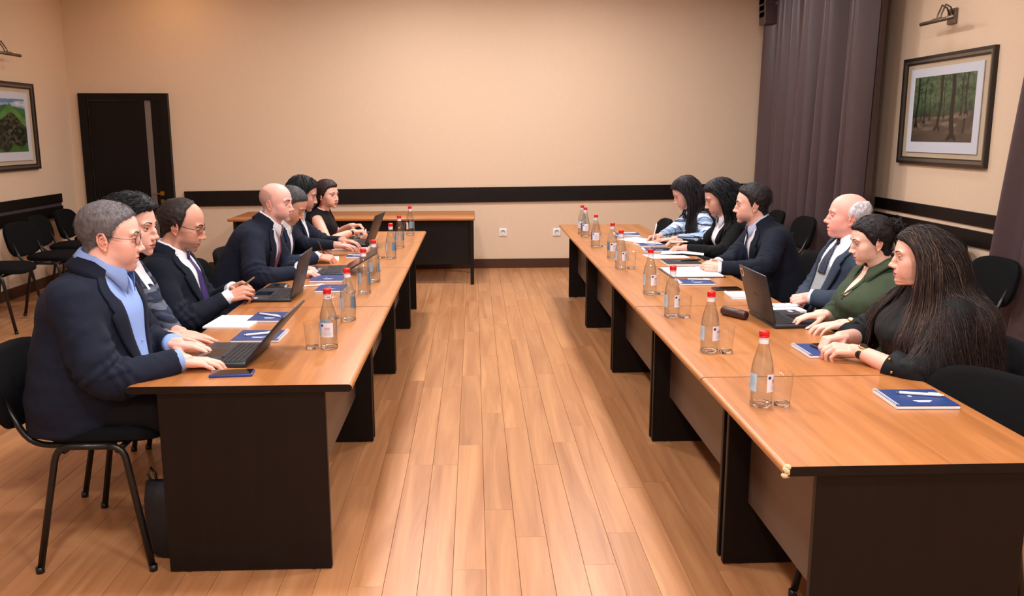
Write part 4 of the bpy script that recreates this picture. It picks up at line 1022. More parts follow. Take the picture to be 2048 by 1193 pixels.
class Person:
    def __init__(s, label, yaw, top, Y, head=(0, 0, 0), hs=1.1, skin=(214, 160, 136), female=False, nbo=None, back=.06, bulk=1.0, belly=1.0, sh=1.0, hipz=.56, H=None, near=True, hump=.03, twist=0.0, knees=.10, neckr=.056):
        s.female, s.near, s.hs, s.bulk = female, near, hs, bulk
        yw = R_(yaw); s.Rz = Matrix.Rotation(yw, 3, 'Z'); s.yaw = yw
        p = at(top[0], top[1], Y=Y)
        hp, hy, hr = [R_(v) for v in head]         # pitch down +, yaw left +, roll
        Rh = Matrix.Rotation(hy, 3, 'Z') @ Matrix.Rotation(hp, 3, 'Y') @ Matrix.Rotation(hr, 3, 'X')
        s.Rh = Rh
        hc_w = p - s.Rz @ (Rh @ Vector((-.012, 0, .118)))*hs
        nbo = nbo or (-.044-.05*math.sin(hp), 0, -.120)
        nb_w = hc_w + s.Rz @ (Vector(nbo)*hs)
        root_w = nb_w - s.Rz @ Vector((back, 0, 0)); s.root_w = Vector((root_w.x, root_w.y, 0))
        s.t = thing('person', label, 'person', s.root_w, yw)
        s.hc = s.loc(hc_w); s.nb = s.loc(nb_w); s.hip = Vector((0, 0, hipz))
        s.H = H or Head(female)
        s.skin = np.array(lin(*skin)[:3])
        s.tab = FEM_T if female else MALE_T
        s.T = Torso(s.hip, s.nb, s.tab, bulk, belly, sh, hump, twist=twist)
        s.Mh = Matrix.Translation(s.hc) @ Rh.to_4x4() @ Matrix.Scale(hs, 4)
        s.skinV = []; s.skinF = []; s.skinC = []; s.arms = {}; s.knees = knees; s.tips = {}
        s.neckr = neckr
        s.build_head()
    def loc(s, w): return s.Rz.transposed() @ (Vector(w)-s.root_w)
    def dirl(s, d): return s.Rz.transposed() @ Vector(d)
    def add_skin(s, V, F, C):
        o = sum(len(v) for v in s.skinV); s.skinV.append(np.asarray(V, float)); s.skinF += [tuple(i+o for i in f) for f in F]; s.skinC.append(np.asarray(C, float))
    def mh(s, V):
        M = np.array(s.Mh); return np.asarray(V)@M[:3, :3].T+M[:3, 3]
    def build_head(s):
        H = s.H; inv = s.Mh.inverted(); nb = np.array(inv @ s.nb); up = (s.T.u[-6]); low = np.array(inv @ (s.nb-Vector(up)*.05))
        r = s.neckr
        s.neck = [((-.020, 0, -.045), tuple(nb), r*.93, r), (tuple(nb), tuple(low), r, r*1.08)]
        nd = nb*.6+low*.4-H.O
        D, n, m_ = H.grid(nd, s.near); s.D, s.gn, s.gm = D, n, m_
        dirs = D.reshape(-1, 3); rad = H.radius(dirs, s.neck, np.linalg.norm(low-H.O)+.03)
        P = H.O+dirs*rad[:, None]; s.headP = P; s.headr = rad; s.headdirs = dirs
        x, y, z = P[:, 0], np.abs(P[:, 1])/H.wide, P[:, 2]
        C = np.tile(s.skin, (len(P), 1))
        g = lambda cx, cy, cz, r_: np.exp(-(((x-cx)**2+(y-cy)**2+(z-cz)**2)/r_**2))
        red = np.clip(.55*g(.06, .04, -.035, .028)+.5*g(.106, 0, -.040, .018), 0, 1); C = C*(1-red[:, None])+C*np.array((1.0, .78, .74))*red[:, None]
        lips = np.clip(1.4-(((y)/.0225)**2+((z+.0725)/.0125)**2)*1.4, 0, 1)*(x > .070); lips = np.clip(lips*1.6, 0, 1)
        lc = np.array(lin(176, 92, 92)[:3]) if s.female else s.skin*np.array((.80, .58, .55))
        C = C*(1-lips[:, None]*.85)+lc*lips[:, None]*.85
        mo = np.clip(1.0-(((y)/.022)**2+((z+.0723+.0012*H.om)/(.0022+.004*H.om))**2), 0, 1)*(x > .068); C *= 1-.75*np.clip(mo*3, 0, 1)[:, None]
        no = g(.106, .0062, -.0505, .0042); C *= 1-.7*np.clip(no, 0, 1)[:, None]
        s.headC = C
    def stubble(s, fn, col, amt):
        """tint skin by mask fn(x, |y|, z)"""
        P = s.headP; mk = np.clip(fn(P[:, 0], np.abs(P[:, 1]), P[:, 2]), 0, 1)*amt; s.headC = s.headC*(1-mk[:, None])+np.array(lin(*col)[:3])*mk[:, None]
    def beard(s, col, amt=.4):
        s.stubble(lambda x, y, z: np.clip((-.052-z)*60, 0, 1)*np.clip((x-.005)*60, 0, 1)*np.clip((z+.125)*60, 0, 1)*(1-np.exp(-((y/.024)**2+((z+.073)/.012)**2)*1.0)*(x > .06)), col, amt)
    def finish_head(s, lid=8, iris=(60, 40, 28), brow=(40, 30, 26), gaze=(0, 0), ear=1.0, browz=0.0, browth=1.0):
        H = s.H; P = s.headP
        s.add_skin(s.mh(P), [tuple(reversed(f)) for f in grid_faces(s.gn, s.gm)], s.headC)
        eyes = MB(); EC = []; brows = MB()
        for sg in (1, -1):
            c = np.array((.0735, .0315*H.wide, -.001)); c[1] *= sg
            rows = []
            for lo_, hi_, out in ((lid, 84, 1), (-78, -17, 1)):
                el = np.radians(np.linspace(lo_, hi_, 8)); az = np.radians(np.linspace(-78, 78, 14)); G = np.zeros((8, 14, 3)); NN = np.zeros((8, 14, 3))
                for i, e in enumerate(el):
                    for j, a in enumerate(az):
                        ee = e*(math.cos(a)**.35 if (i == 0) else 1.0)
                        dd = np.array((math.cos(ee)*math.cos(a), math.cos(ee)*math.sin(a), math.sin(ee))); NN[i, j] = dd; G[i, j] = c+dd*np.array((.0136, .0150, .0136))
                mb = sheet(G, NN, .0012); C = np.tile(s.skin*np.array((.93, .84, .82)), (len(mb.v), 1))
                C[:(28 if s.female else 14)] *= (.22 if s.female else .42) if lo_ > -50 else 1.0
                if lo_ < -50: C[98:112] *= .7
                s.add_skin(s.mh(np.array(mb.v)), mb.f, C)
            gv = Matrix.Rotation(R_(gaze[0]), 3, 'Z') @ Matrix.Rotation(R_(gaze[1]), 3, 'Y') @ Vector((1, 0, 0))
            eyes = MB(); EC = []; e0 = 0; eyes.ball(tuple(c), (.0121, .0132, .0121), 20, 16, M=Matrix.Rotation(R_(90), 3, 'Y').to_4x4())
            for v in eyes.v[e0:]:
                q = (Vector(v)-Vector(c)).normalized().angle(gv); EC.append(A(212, 204, 198) if q > .66 else (A(*iris) if q > .20 else A(8, 8, 8)))
            eyes.v = [tuple(p) for p in s.mh(np.array(eyes.v))]; me = eyes.mesh('eye'); set_tint(me, np.array(EC)); link('eye', me, M_eye, s.t, True)
            # brows
            ys = np.linspace(.013, .051, 16); zz = .0175+browz+.0055*np.sin((ys-.013)/.038*math.pi*.8)-.0035*np.clip((ys-.04)/.011, 0, 1)
            pr = []
            d_ = np.stack([np.full(16, .088)-(ys/.075)**2*.022, ys*sg, zz], 1)-H.O; d_ /= np.linalg.norm(d_, axis=1)[:, None]
            rr = H.radius(d_); pts = H.O+d_*(rr-.0004)[:, None]
            wth = np.array([.0021+.0010*math.sin(q*math.pi) for q in np.linspace(.1, 1, 16)])*browth*np.linspace(1, .40, 16)
            MB().tube([tuple(p) for p in s.mh(pts)], list(wth*s.hs), 6, flat=1.0).build('eyebrow', mat('brow_%d_%d_%d' % brow, lin(*brow), rough=.8), s.t, True)
            # ear
            if ear:
                eb = MB(); Me = Matrix.Translation((-.012, sg*.0745*H.wide, -.014)) @ Matrix.Rotation(sg*R_(22), 4, 'Z') @ Matrix.Rotation(R_(-12), 4, 'Y') @ Matrix.Scale(ear, 4)
                eb.ball((0, 0, 0), (.0165, .0058, .0290), 16, 12)
                hx = [(.010, -.004), (.013, .014), (.008, .028), (-.006, .0325), (-.016, .024), (-.0185, .006), (-.014, -.012), (-.005, -.024), (.004, -.031)]
                eb.tube([(x_*.92, sg*.0042, z_*.95) for x_, z_ in hx], [.0025, .0034, .0040, .0042, .0042, .0040, .0036, .0036, .0042], 8)
                eb.tube([(.004, sg*.005, .018), (-.006, sg*.0065, .012), (-.009, sg*.0065, 0), (-.004, sg*.0055, -.013)], [.002, .0032, .0032, .0025], 6)
                eb.ball((.003, sg*.004, -.0285), (.0075, .0048, .008), 10, 8); eb.ball((.0115, sg*.005, -.004), (.0035, .004, .006), 8, 6)
                V = np.array([tuple(Me @ Vector(v)) for v in eb.v]); C = np.tile(s.skin*np.array((1.0, .82, .78)), (len(V), 1)); dk = np.array([abs(v[0]-.004) < .008 and abs(v[2]+.002) < .012 and abs(v[1]) < .0052 for v in eb.v]); C[dk] *= .6
                s.add_skin(s.mh(V), eb.f, C)
    def hair_shell(s, line, th, col, name, ztop=None, rough=.45, bump=.0022, soft=.024, name_o='hair', extra=None, strands=0, slen=.012, sdir=(-.7, 0, -.5), srad=.0009, lift=.24):
        H = s.H; P = s.headP; L = np.array(XB[line]); xb = np.interp(P[:, 2], L[:, 0], L[:, 1]); 
        m_ = np.clip((xb-P[:, 0]+.004)/soft, 0, 1)*np.clip((P[:, 2]+.092)/.02, 0, 1); m_ = m_*m_*(3-2*m_)
        if ztop is not None: m_ *= np.clip((ztop-P[:, 2])/.014, 0, 1)
        if extra is not None: m_ = np.clip(np.maximum(m_, extra(P[:, 0], P[:, 1], P[:, 2])), 0, 1)
        zz = np.clip(P[:, 2]/.1, 0, 1); t = th[0]+(th[1]-th[0])*zz
        nz = np.array([mnoise.noise(Vector((p[0]*60, p[1]*160, p[2]*60))) for p in P])*bump*2
        s.headC = s.headC*(1-.75*np.clip(m_*3, 0, 1)[:, None])+np.array(lin(*col)[:3])*.75*np.clip(m_*3, 0, 1)[:, None]
        rad = s.headr+np.where(m_ > 0, -.003+(t+.003)*m_+nz*np.clip(m_*2, 0, 1), -.008)
        rad = np.minimum(rad, np.where(m_ <= 0, s.headr-.006, 9))
        V = H.O+s.headdirs*rad[:, None]; keep = m_.reshape(s.gn, s.gm)
        fs = []
        for i in range(s.gn-1):
            for j in range(s.gm):
                k = (j+1) % s.gm
                if max(keep[i, j], keep[i, k], keep[i+1, j], keep[i+1, k]) > 0: fs.append((i*s.gm+j, (i+1)*s.gm+j, (i+1)*s.gm+k, i*s.gm+k))
        if keep[-1].max() > 0: fs.append(tuple((s.gn-1)*s.gm+j for j in range(s.gm-1, -1, -1)))
        M_ = hair_mat(name, lin(*col), rough)
        o = MB().add(s.mh(V), fs).build(name_o, M_, s.t, True); s.hairM = M_
        if strands:
            rg = np.random.default_rng(int(abs(s.hc.z)*1e4)); idx = rg.choice(np.nonzero(m_ > .06)[0], strands)
            w = np.sin(np.arccos(np.clip(s.headdirs[idx][:, 2], -1, 1)))+.05
            P0 = V[idx]-s.headdirs[idx]*.002+rg.normal(0, .0015, (strands, 3)); d = np.array(sdir)[None]+s.headdirs[idx]*.35+rg.normal(0, .22, (strands, 3)); d -= s.headdirs[idx]*((d*s.headdirs[idx]).sum(1)-lift)[:, None]
            d /= np.linalg.norm(d, axis=1)[:, None]; ln = slen*rg.uniform(.6, 1.2, strands)
            paths = np.stack([P0+d*(ln*q)[:, None]-s.headdirs[idx]*(.0008*q*q*6) for q in (0, .35, .7, 1.0)], 1)
            link('hair_strands', strands_mesh(s.mh(paths), srad, srad*.3), M_, o)
        return o
    def long_hair(s, roots_fn, n, steps, length, mats, flow, curl=.0, r=(.0016, .0006), seed=1, spread=.15, off=.006, name='long_hair', step_noise=.02, grav=.25, bias=(0, 0, 0), wave=9.0, clump=.5, face=True):
        """strands grown from the scalp, falling under gravity over head, shoulders and arms"""
        rg = np.random.default_rng(seed); H = s.H
        ok = np.nonzero(roots_fn(s.headP[:, 0], s.headP[:, 1], s.headP[:, 2]))[0]
        nrm = s.headdirs[ok]; area = s.headr[ok]**2; idx = rg.choice(ok, n, p=None)
        P0 = s.headP[idx]+s.headdirs[idx]*off*rg.uniform(.2, 1.0, (n, 1))+rg.normal(0, .002, (n, 3)); P0[:, 2] += 0
        p = s.mh(P0); R = np.array(s.Rh); nd = s.headdirs[idx]@R.T
        fl = np.array([flow(*q) for q in P0])@R.T
        d = fl+nd*.25+rg.normal(0, .08, (n, 3)); d /= np.linalg.norm(d, axis=1)[:, None]
        ln = length*rg.uniform(.72, 1.05, n)/steps; paths = [p.copy()]; ph = rg.uniform(0, 6.28, n); invM = np.array(s.Mh.inverted()); bias = np.array(bias)
        jit = rg.normal(0, spread, (n, 3)); jit[:, 2] *= .2
        nc = max(8, n//14); cen = rg.choice(n, nc, replace=False); cl = cen[np.linalg.norm(P0[:, None]-P0[cen][None], axis=2).argmin(1)]; ph = ph[cl]+rg.normal(0, .25, n)
        hM = np.array(s.Mh)
        capsl = [(np.array(a), np.array(b), ra) for a, b, ra in s.arm_caps()]
        lift = off*rg.uniform(.5, 1.8, n)
        for k in range(steps):
            g = np.array((0, 0, -1.0))+bias+jit*.35
            fall = grav*(1+1.2*k/steps)
            d = d*(1-fall)+g*fall+rg.normal(0, step_noise, (n, 3)); d /= np.linalg.norm(d, axis=1)[:, None]
            p = p+d*ln[:, None]
            if curl: p = p+np.stack([np.sin(ph+k*wave/steps*2), np.cos(ph*1.3+k*wave/steps*2), np.zeros(n)], 1)*(curl*k/steps)[..., None] if not np.isscalar(curl) else p+np.stack([np.sin(ph+k*wave*6.28/steps), np.cos(ph*1.3+k*wave*6.28/steps), np.zeros(n)], 1)*curl*(k/steps)
            q = p@invM[:3, :3].T+invM[:3, 3]
            sd = H.sdf(q, s.neck); rv = q-H.O; rv /= np.maximum(np.linalg.norm(rv, axis=1), 1e-6)[:, None]; nearh = (q[:, 2] > -.12)
            need = np.where((sd < lift) & nearh, lift-sd, 0); q = q+rv*need[:, None]
            if face:
                lim = np.interp(q[:, 2], [-.15, -.115, -.05, 0, .03, .05, .07, .095], [.3, .040, .024, .026, .036, .048, .068, .3]); q[:, 0] = np.minimum(q[:, 0], lim)
            p = q@hM[:3, :3].T+hM[:3, 3]
            p = s.T.push(p, .016+lift)
            for a, b, ra in capsl:
                ab = b-a; h = np.clip(((p-a)@ab)/(ab@ab), 0, 1); v = p-a-h[:, None]*ab; dist = np.linalg.norm(v, axis=1)
                k2 = np.where(dist < ra+lift, (ra+lift)/np.maximum(dist, 1e-4)-1, 0); p = p+v*k2[:, None]
            paths.append(p.copy())
        paths = np.stack(paths, 1); s_ = paths.copy()
        for _ in range(2): s_[:, 1:-1] = (paths[:, :-2]+2*paths[:, 1:-1]+paths[:, 2:])/4; paths = s_.copy()
        wq = clump*np.linspace(0, 1, paths.shape[1])**.7; paths = paths+(paths[cl]-paths)*wq[None, :, None]
        pick = rg.uniform(0, 1, n)*.6+.4*np.modf(cl*.6180339)[0]; lo = 0; par = None
        for i, (mm, frac) in enumerate(mats):
            sel = (pick >= lo) & (pick < lo+frac); lo += frac
            if sel.sum(): 
                o = link(name, strands_mesh(paths[sel], r[0], r[1]), mm, par or s.t, False)
                if par is None: par = o
    def arm_caps(s):
        out = []
        for a in s.arms.values(): out += [(a['S'], a['E'], a['r']*1.05), (a['E'], a['W'], a['r']*.8)]
        return out
    def arm(s, side, wrist, pose='relax', hint=None, dirw=None, upw=None, r=None, L1=.285, L2=.255, hsc=None, lat=None, shoff=(0,0,0), nails=None, watch=None, zc=0.0):
        """side -1 right, +1 left (person's own). wrist: world position"""
        c, f, l, u, w, df, db = s.T.fr(.80); sg = side
        S = Vector(c)+Vector(l)*sg*(lat or w*.83)-Vector(u)*.012+Vector(shoff); W = s.loc(wrist); hint = hint or (-.35, sg*.75, -.55)
        E = ik(S, W, L1, L2, hint)
        fd = (W-E).normalized(); xd = s.dirl(dirw) if dirw else Vector((fd.x, fd.y, min(.0, fd.z*.3)-.08)); zd = s.dirl(upw) if upw else Vector((0, 0, 1))
        M = frame_of(xd, zd, W); hsc = hsc or (.92 if s.female else 1.02)
        mb, tips = hand_mb(side, pose, M, hsc)
        s.arms[side] = dict(S=S, E=E, W=W, M=M, mb=mb, tips=tips, r=r or (.047 if s.female else .060)*(s.bulk**.5), fd=fd, hs=hsc, nails=nails)
    def finish_arms(s, bare=None):
        """bare: fraction of the arm path (0 shoulder .. 1 wrist) from which skin shows"""
        vox = .0030 if s.near else .0038
        for side, a in s.arms.items():
            mb = a['mb']; S, E, W = a['S'], a['E'], a['W']
            pth = arcpath([tuple(S), tuple(E), tuple(W), tuple(W+a['M'].to_3x3() @ Vector((.012, 0, 0)))], .035, 5)
            q0 = .80 if bare is None else max(bare-.25, 0); n = 22; k = .8 if s.female else 1.0
            radii = np.interp(np.linspace(q0, 1, n), [0, .12, .45, .53, .65, .9, 1], np.array([.050, .050, .040, .039, .040, .0270, .024])*k*1.04*(1.12 if s.female else 1))
            mb.tube(resample(pth, q0, 1, n), list(radii), 16)
            me = remesh(mb, vox*(1.25 if bare is not None else 1), 3); V, _ = mesh_np(me); F = [tuple(p.vertices) for p in me.polygons]; bpy.data.meshes.remove(me)
            C = np.tile(s.skin*np.array((1.0, .93, .92)), (len(V), 1))
            tip = np.array([tuple(t[0]) for t in a['tips']]); dm = np.min(np.linalg.norm(V[:, None]-tip[None], axis=2), axis=1)
            k_ = np.clip(1-dm/.022, 0, 1)*.5; C = C*(1-k_[:, None])+C*np.array((1.0, .82, .80))*k_[:, None]
            s.add_skin(V, F, C)
            nm = MB()
            for p, d, up, rr in a['tips']:
                nd = Vector(up); nd = (nd-d*nd.dot(d)).normalized(); y = nd.cross(d)
                Mn = Matrix(((d.x, y.x, nd.x), (d.y, y.y, nd.y), (d.z, y.z, nd.z)))
                ln = 1.5 if a['nails'] else .95
                nm.ball(tuple(p+d*rr*(.25 if not a['nails'] else .7)+nd*rr*.72), (rr*ln, rr*.72, rr*.22), 8, 6, M=Mn.to_4x4())
            nails_o = nm.build('fingernails', mat('white_nail', lin(240, 232, 232), rough=.2) if a['nails'] == 'white' else (mat('red_nail', lin(150, 30, 40), rough=.2) if a['nails'] == 'red' else mat('natural_nail', lin(226, 176, 164), rough=.3)), s.t, True); nails_o['kind'] = 'stuff'
    def finish_body(s):
        # hidden core under the clothes keeps the figure whole
        mb = MB(); a = np.linspace(0, 2*math.pi, 16, endpoint=False)
        mb.loft([s.T.pt(np.full(16, t), a, -.03 if t < .9 else -.016) for t in np.linspace(-.15, 1.0, 12)])
        for sd, q in s.arms.items(): mb.tube(resample(arcpath([tuple(q['S']), tuple(q['E']), tuple(q['W'])], .07, 8), 0, 1, 16), list(np.linspace(.034, .019, 16)), 10)
        for sg in (-1, 1):
            hp, kn, an = s.leg(sg); mb.capsule(hp, kn, .06, .045, 10); mb.capsule(kn, an, .042, .03, 10)
        s.add_skin(np.array([tuple(v) for v in mb.v]), mb.f, np.tile(s.skin, (len(mb.v), 1)))
        V = np.concatenate(s.skinV); me = bpy.data.meshes.new('body'); me.from_pydata(V.tolist(), [], s.skinF); set_tint(me, np.concatenate(s.skinC)); link('body', me, M_skin, s.t, True)
    def leg(s, sg):
        k = s.knees
        return Vector((.02, sg*.085, .535)), Vector((.40, sg*k, .535)), Vector((.37, sg*k, .085))
    def trousers(s, M_, r=1.0):
        mb = MB()
        for sg in (-1, 1):
            hp, kn, an = s.leg(sg); mb.tube([hp-Vector((.05, 0, 0)), hp, hp*.5+kn*.5, kn], np.array([.095, .098, .085, .070])*r, 16); mb.tube(arcpath([tuple(kn-Vector((.06, 0, 0))), tuple(kn), tuple(an)], .05), list(np.interp(np.linspace(0, 1, 8), [0, 1], [.068, .050])*r), 14)
        mb.ball((-.02, 0, .56), (.13*r, .17*r, .085), 18, 10)
        me = remesh(mb, .014, 3); s.wrinkle(me, .004, 14); link('trousers', me, M_, s.t, True)
        for sg in (-1, 1):
            hp, kn, an = s.leg(sg); sb = MB(); R0 = []
            for x, w, h in ((-.085, .025, .055), (-.06, .034, .075), (0, .037, .085), (.06, .042, .06), (.12, .044, .045), (.165, .032, .03), (.18, .012, .015)):
                R0.append([(an.x+x, an.y+w*math.cos(2*math.pi*j/14), .002+max(0, (h/2)*(1+math.sin(2*math.pi*j/14)))) for j in range(14)])
            sb.loft(R0); sb.build('shoe', mat('black_shoe', lin(20, 18, 18), rough=.3), s.t, True)
    def wrinkle(s, me, amp, sc=10, arms=False):
        V, Nn = mesh_np(me); out = V.copy()
        for i in range(len(V)):
            p = V[i]; q = mnoise.noise(Vector((p[0]*sc, p[1]*sc, p[2]*sc*1.6)))+.5*mnoise.noise(Vector((p[0]*sc*2.3, p[1]*sc*2.3+7, p[2]*sc*3.1)))
            out[i] += Nn[i]*amp*q
        if arms:
            for sd, a in s.arms.items():
                E = np.array(a['E']); S = np.array(a['S']); W = np.array(a['W'])
                for A_, B_, k, sg in ((S, E, 1.0, 1), (E, W, .8, -1)):
                    ab = B_-A_; L = np.linalg.norm(ab); h = ((V-A_)@ab)/(L*L); rad = V-A_-np.clip(h, 0, 1)[:, None]*ab; dist = np.linalg.norm(rad, axis=1)
                    mk = (h > .05) & (h < .97) & (dist < a['r']*1.6)
                    side = (rad@np.array((.3, 0, 1.0)))/np.maximum(dist, 1e-4)
                    ph = h*L*52+side*2.2+np.sin(h*9+rad[:, 1]*40)*1.4
                    w_ = np.exp(-((h-(.85 if sg > 0 else .22))/.38)**2)
                    out += Nn*(np.where(mk, np.abs(np.sin(ph))**1.5*w_*amp*1.7*k, 0))[:, None]
        me.vertices.foreach_set('co', out.astype(np.float32).ravel()); me.update()
    def garment(s, name, M_, grow=.0, vox=None, sleeve=1.0, ease=.010, hem=-.22, top=1.0, rs=1.0, wr=.0045, cuff=None, flare=1.0):
        """sleeve: fraction of the arm covered (0 = sleeveless)"""
        vox = vox or (.0085 if s.near else .011)
        mb = MB(); s.T.loft(mb, hem, top, 40, grow)
        if sleeve > 0:
            for sd, a in s.arms.items():
                S, E, W = a['S'], a['E'], a['W']; r = a['r']*rs
                c, f, l, u, w, df, db = s.T.fr(.74)
                inner = Vector(c)+Vector(l)*sd*w*.35
                pth = arcpath([tuple(S), tuple(E), tuple(W-a['fd']*.005)], .07, 8); n = len(pth)
                # resample
                cum = [0]
                for i in range(1, n): cum.append(cum[-1]+(pth[i]-pth[i-1]).length)
                q = np.linspace(0, sleeve, 24)*cum[-1]; PP = [Vector([np.interp(v, cum, [p[k] for p in pth]) for k in range(3)]) for v in q]
                rd = np.interp(np.linspace(0, sleeve, 24), [0, .1, .45, .56, .75, 1.0], np.array([1.16, 1.12, 1.0, .98, .84, .66])*r)
                rd = rd*np.interp(np.linspace(0, 1, 24), [0, .75, 1], [1, 1, flare])
                mb.tube(PP, list(rd), 18); mb.ball(tuple(S), r*1.17, 14, 10); mb.capsule(inner, S, r*1.15, r*1.12, 12)
                a['cuffp'] = (PP[-1], (PP[-1]-PP[-2]).normalized(), rd[-1])
        me = remesh(mb, vox, 9); s.wrinkle(me, wr, 9, True); return link(name, me, M_, s.t, True)
    def cuffs(s, M_, ln=.016, k=.84):
        for sd, a in s.arms.items():
            p, d, r = a['cuffp']; MB().tube([p-d*.015, p+d*ln*.6, p+d*ln, p+d*ln*.9, p-d*.01], [r*k*.98, r*k, r*k*.97, r*k*.82, r*k*.80], 18, cap=False).build('shirt_cuff', M_, s.t, True)
    def vfront(s, M_, t0, half, off=.008, name='shirt_front', t1=.985, gamma=.8, widen=1.4):
        """shirt panel in the V opening. half: half angle (rad) at the top"""
        n, m_ = 18, 15; G = np.zeros((n, m_, 3)); NN = np.zeros((n, m_, 3)); 
        for i, q in enumerate(np.linspace(0, 1, n)):
            t = t0+(t1-t0)*q; hw = s.vhalf(q, half, gamma, widen)+.05; a = np.linspace(-hw, hw, m_)
            o_ = off*(1-.35*np.abs(np.linspace(-1, 1, m_)))
            G[i] = s.T.pt(np.full(m_, t), a, 0)+s.T.nrm(np.full(m_, t), a)*o_[:, None]; NN[i] = s.T.nrm(np.full(m_, t), a)
        sheet(G[:, ::-1], NN[:, ::-1], .006).build(name, M_, s.t, True); s.V = (t0, t1, half, gamma)
    def vhalf(s, q, half, gamma, widen=1.4): return half*(q**gamma)*(1+widen*max(0, q-.82)/.18)
    def lapels(s, M_, width=.36, off=.014, notch=True, name='lapel', thick=.010):
        t0, t1, half, gamma = s.V
        for sg in (-1, 1):
            n, m_ = 24, 6; G = np.zeros((n, m_, 3)); NN = np.zeros((n, m_, 3))
            for i, q in enumerate(np.linspace(0, 1, n)):
                t = t0-.01+(t1+.0-t0)*q; a0 = s.vhalf(q, half, gamma)-.015
                wd = width*math.sin(min(q*1.25, 1)*math.pi/2)*(1 if q < .72 else (.72 if q < .78 else .95)) if notch else width*math.sin(min(q*1.3, 1)*math.pi/2)
                a = sg*(a0+wd*np.linspace(0, 1, m_)); o_ = off*(1-.25*np.linspace(0, 1, m_)**2)
                NN[i] = s.T.nrm(np.full(m_, t), a); G[i] = s.T.pt(np.full(m_, t), a, 0)+NN[i]*o_[:, None]
            if sg > 0: G = G[:, ::-1]; NN = NN[:, ::-1]
            sheet(G[:, ::-1], NN[:, ::-1], thick).build(name, M_, s.t, True)
    def neck_axis(s):
        ax = (s.hc-s.nb).normalized()*.45+Vector(s.T.u[-8])*.55; ax.normalize(); l = Vector(s.T.l[-4]); f = l.cross(ax).normalized(); return ax, f, l
    def collar(s, M_, r=None, h=.034, drop=.042, open_=18, flare=.008, z0=-.004, name='shirt_collar', tipx=.018, back=None):
        ax, f, l = s.neck_axis(); r = r or s.neckr*s.hs*1.10; n = 40; a = np.radians(np.linspace(-180+0, 180, n*2))
        for sg in (-1, 1):
            aa = np.radians(np.linspace(open_, 181, n)); G = np.zeros((n, 7, 3)); NN = np.zeros((n, 7, 3)); c = np.array(s.nb+ax*z0); fa, la, xa = np.array(f), np.array(l), np.array(ax)
            for i, q in enumerate(aa):
                fr_ = max(0, math.cos(q)); d = fa*math.cos(q)*1.06+la*math.sin(q)*sg
                tipk = fr_**3
                prof = [(r*.985, 0.0), (r*.99, h*.6), (r*1.0, h), (r*1.04, h*1.03), (r*1.07+.002, h*.80), (r*1.10+flare*.5, h*.42-drop*.3*tipk), (r*1.12+flare, h*.10-drop*tipk)]
                for j, (rr, zz) in enumerate(prof):
                    G[i, j] = c+d*rr+xa*(zz-.018*fr_*(1.0)+.008*(1-fr_))+fa*(tipx*tipk*(j/6)**2); NN[i, j] = d
            if sg > 0: G = G[:, ::-1]; NN = NN[:, ::-1]
            sheet(G[::1, ::1], NN, .0025).build(name, M_, s.t, True)
    def coat_collar(s, M_, r=None, h=.034, z0=-.006):
        ax, f, l = s.neck_axis(); r = r or s.neckr*s.hs*1.20; n = 36; aa = np.radians(np.linspace(62, 298, n)); G = np.zeros((n, 6, 3)); NN = np.zeros((n, 6, 3)); c = np.array(s.nb+ax*z0); fa, la, xa = np.array(f), np.array(l), np.array(ax)
        for i, q in enumerate(aa):
            d = fa*math.cos(q)+la*math.sin(q); fr_ = max(0, math.cos(q)) 
            for j, (rr, zz) in enumerate(((r*1.0, -.01), (r*.99, h), (r*1.03, h*1.12), (r*1.10, h*.9), (r*1.28, h*.1), (r*1.42, -h*.5))): G[i, j] = c+d*rr+xa*(zz-.03*fr_); NN[i, j] = d
        sheet(G, NN, .004).build('coat_collar', M_, s.t, True)
    def tie(s, M_, t_end=.25, w0=.026, w1=.040, off=.016):
        ax, f, l = s.neck_axis(); k0 = s.nb+ax*(-.016)+f*(s.neckr*s.hs*1.16+.010)
        kb = MB(); kb.loft([[k0+l*(x*sc)+ax*z+f*(y+fo) for x, y in ((-.017, 0), (-.010, .010), (.010, .010), (.017, 0), (.010, -.008), (-.010, -.008))] for z, sc, fo in ((.016, 1.15, -.002), (.0, 1.05, .003), (-.020, .72, .003))]); kb.build('tie_knot', M_, s.t, True)
        n, m_ = 22, 7; G = np.zeros((n, m_, 3)); NN = np.zeros((n, m_, 3)); 
        for i, q in enumerate(np.linspace(0, 1, n)):
            t = .945+(t_end-.945)*q; w = np.interp(t, s.T.t, s.T.w); hw = (w0*.5+(w1-w0*.5)*min(1, q*1.3))
            a = np.linspace(-1, 1, m_)*hw/(w*.95)
            a = np.sign(a)*np.abs(a)**(1.175)
            NN[i] = s.T.nrm(np.full(m_, t), a); G[i] = s.T.pt(np.full(m_, t), a, 0)+NN[i]*(off+.004*(1-np.abs(np.linspace(-1, 1, m_))))[:, None]
        i3 = int(n*.30); kb_ = np.array(k0-ax*.016+f*.004)+np.array(l)[None]*(np.linspace(-1, 1, m_)*.013)[:, None]
        for i in range(i3):
            ln_ = kb_*(1-i/i3)+G[i3]*(i/i3); sf = G[i]+np.array(s.T.f[34])[None]*.004; fw = ((ln_-sf)@np.array(s.T.f[34])).max()
            G[i] = (ln_ if fw > 0 else sf*1.0)
            if fw <= 0: G[i] = sf.mean(0)[None]+(sf-sf.mean(0)[None])*max(.6, i/i3)
        sheet(G, NN, .004).build('tie', M_, s.t, True)
    def button(s, t, a, col, off=.016, r=.006):
        p = s.T.pt(np.array([t]), np.array([a]))[0]; nn = s.T.nrm(np.array([t]), np.array([a]))[0]; MB().ball(tuple(p+nn*off), (r, r, r*.7), 10, 6).build('button', col, s.t, True)
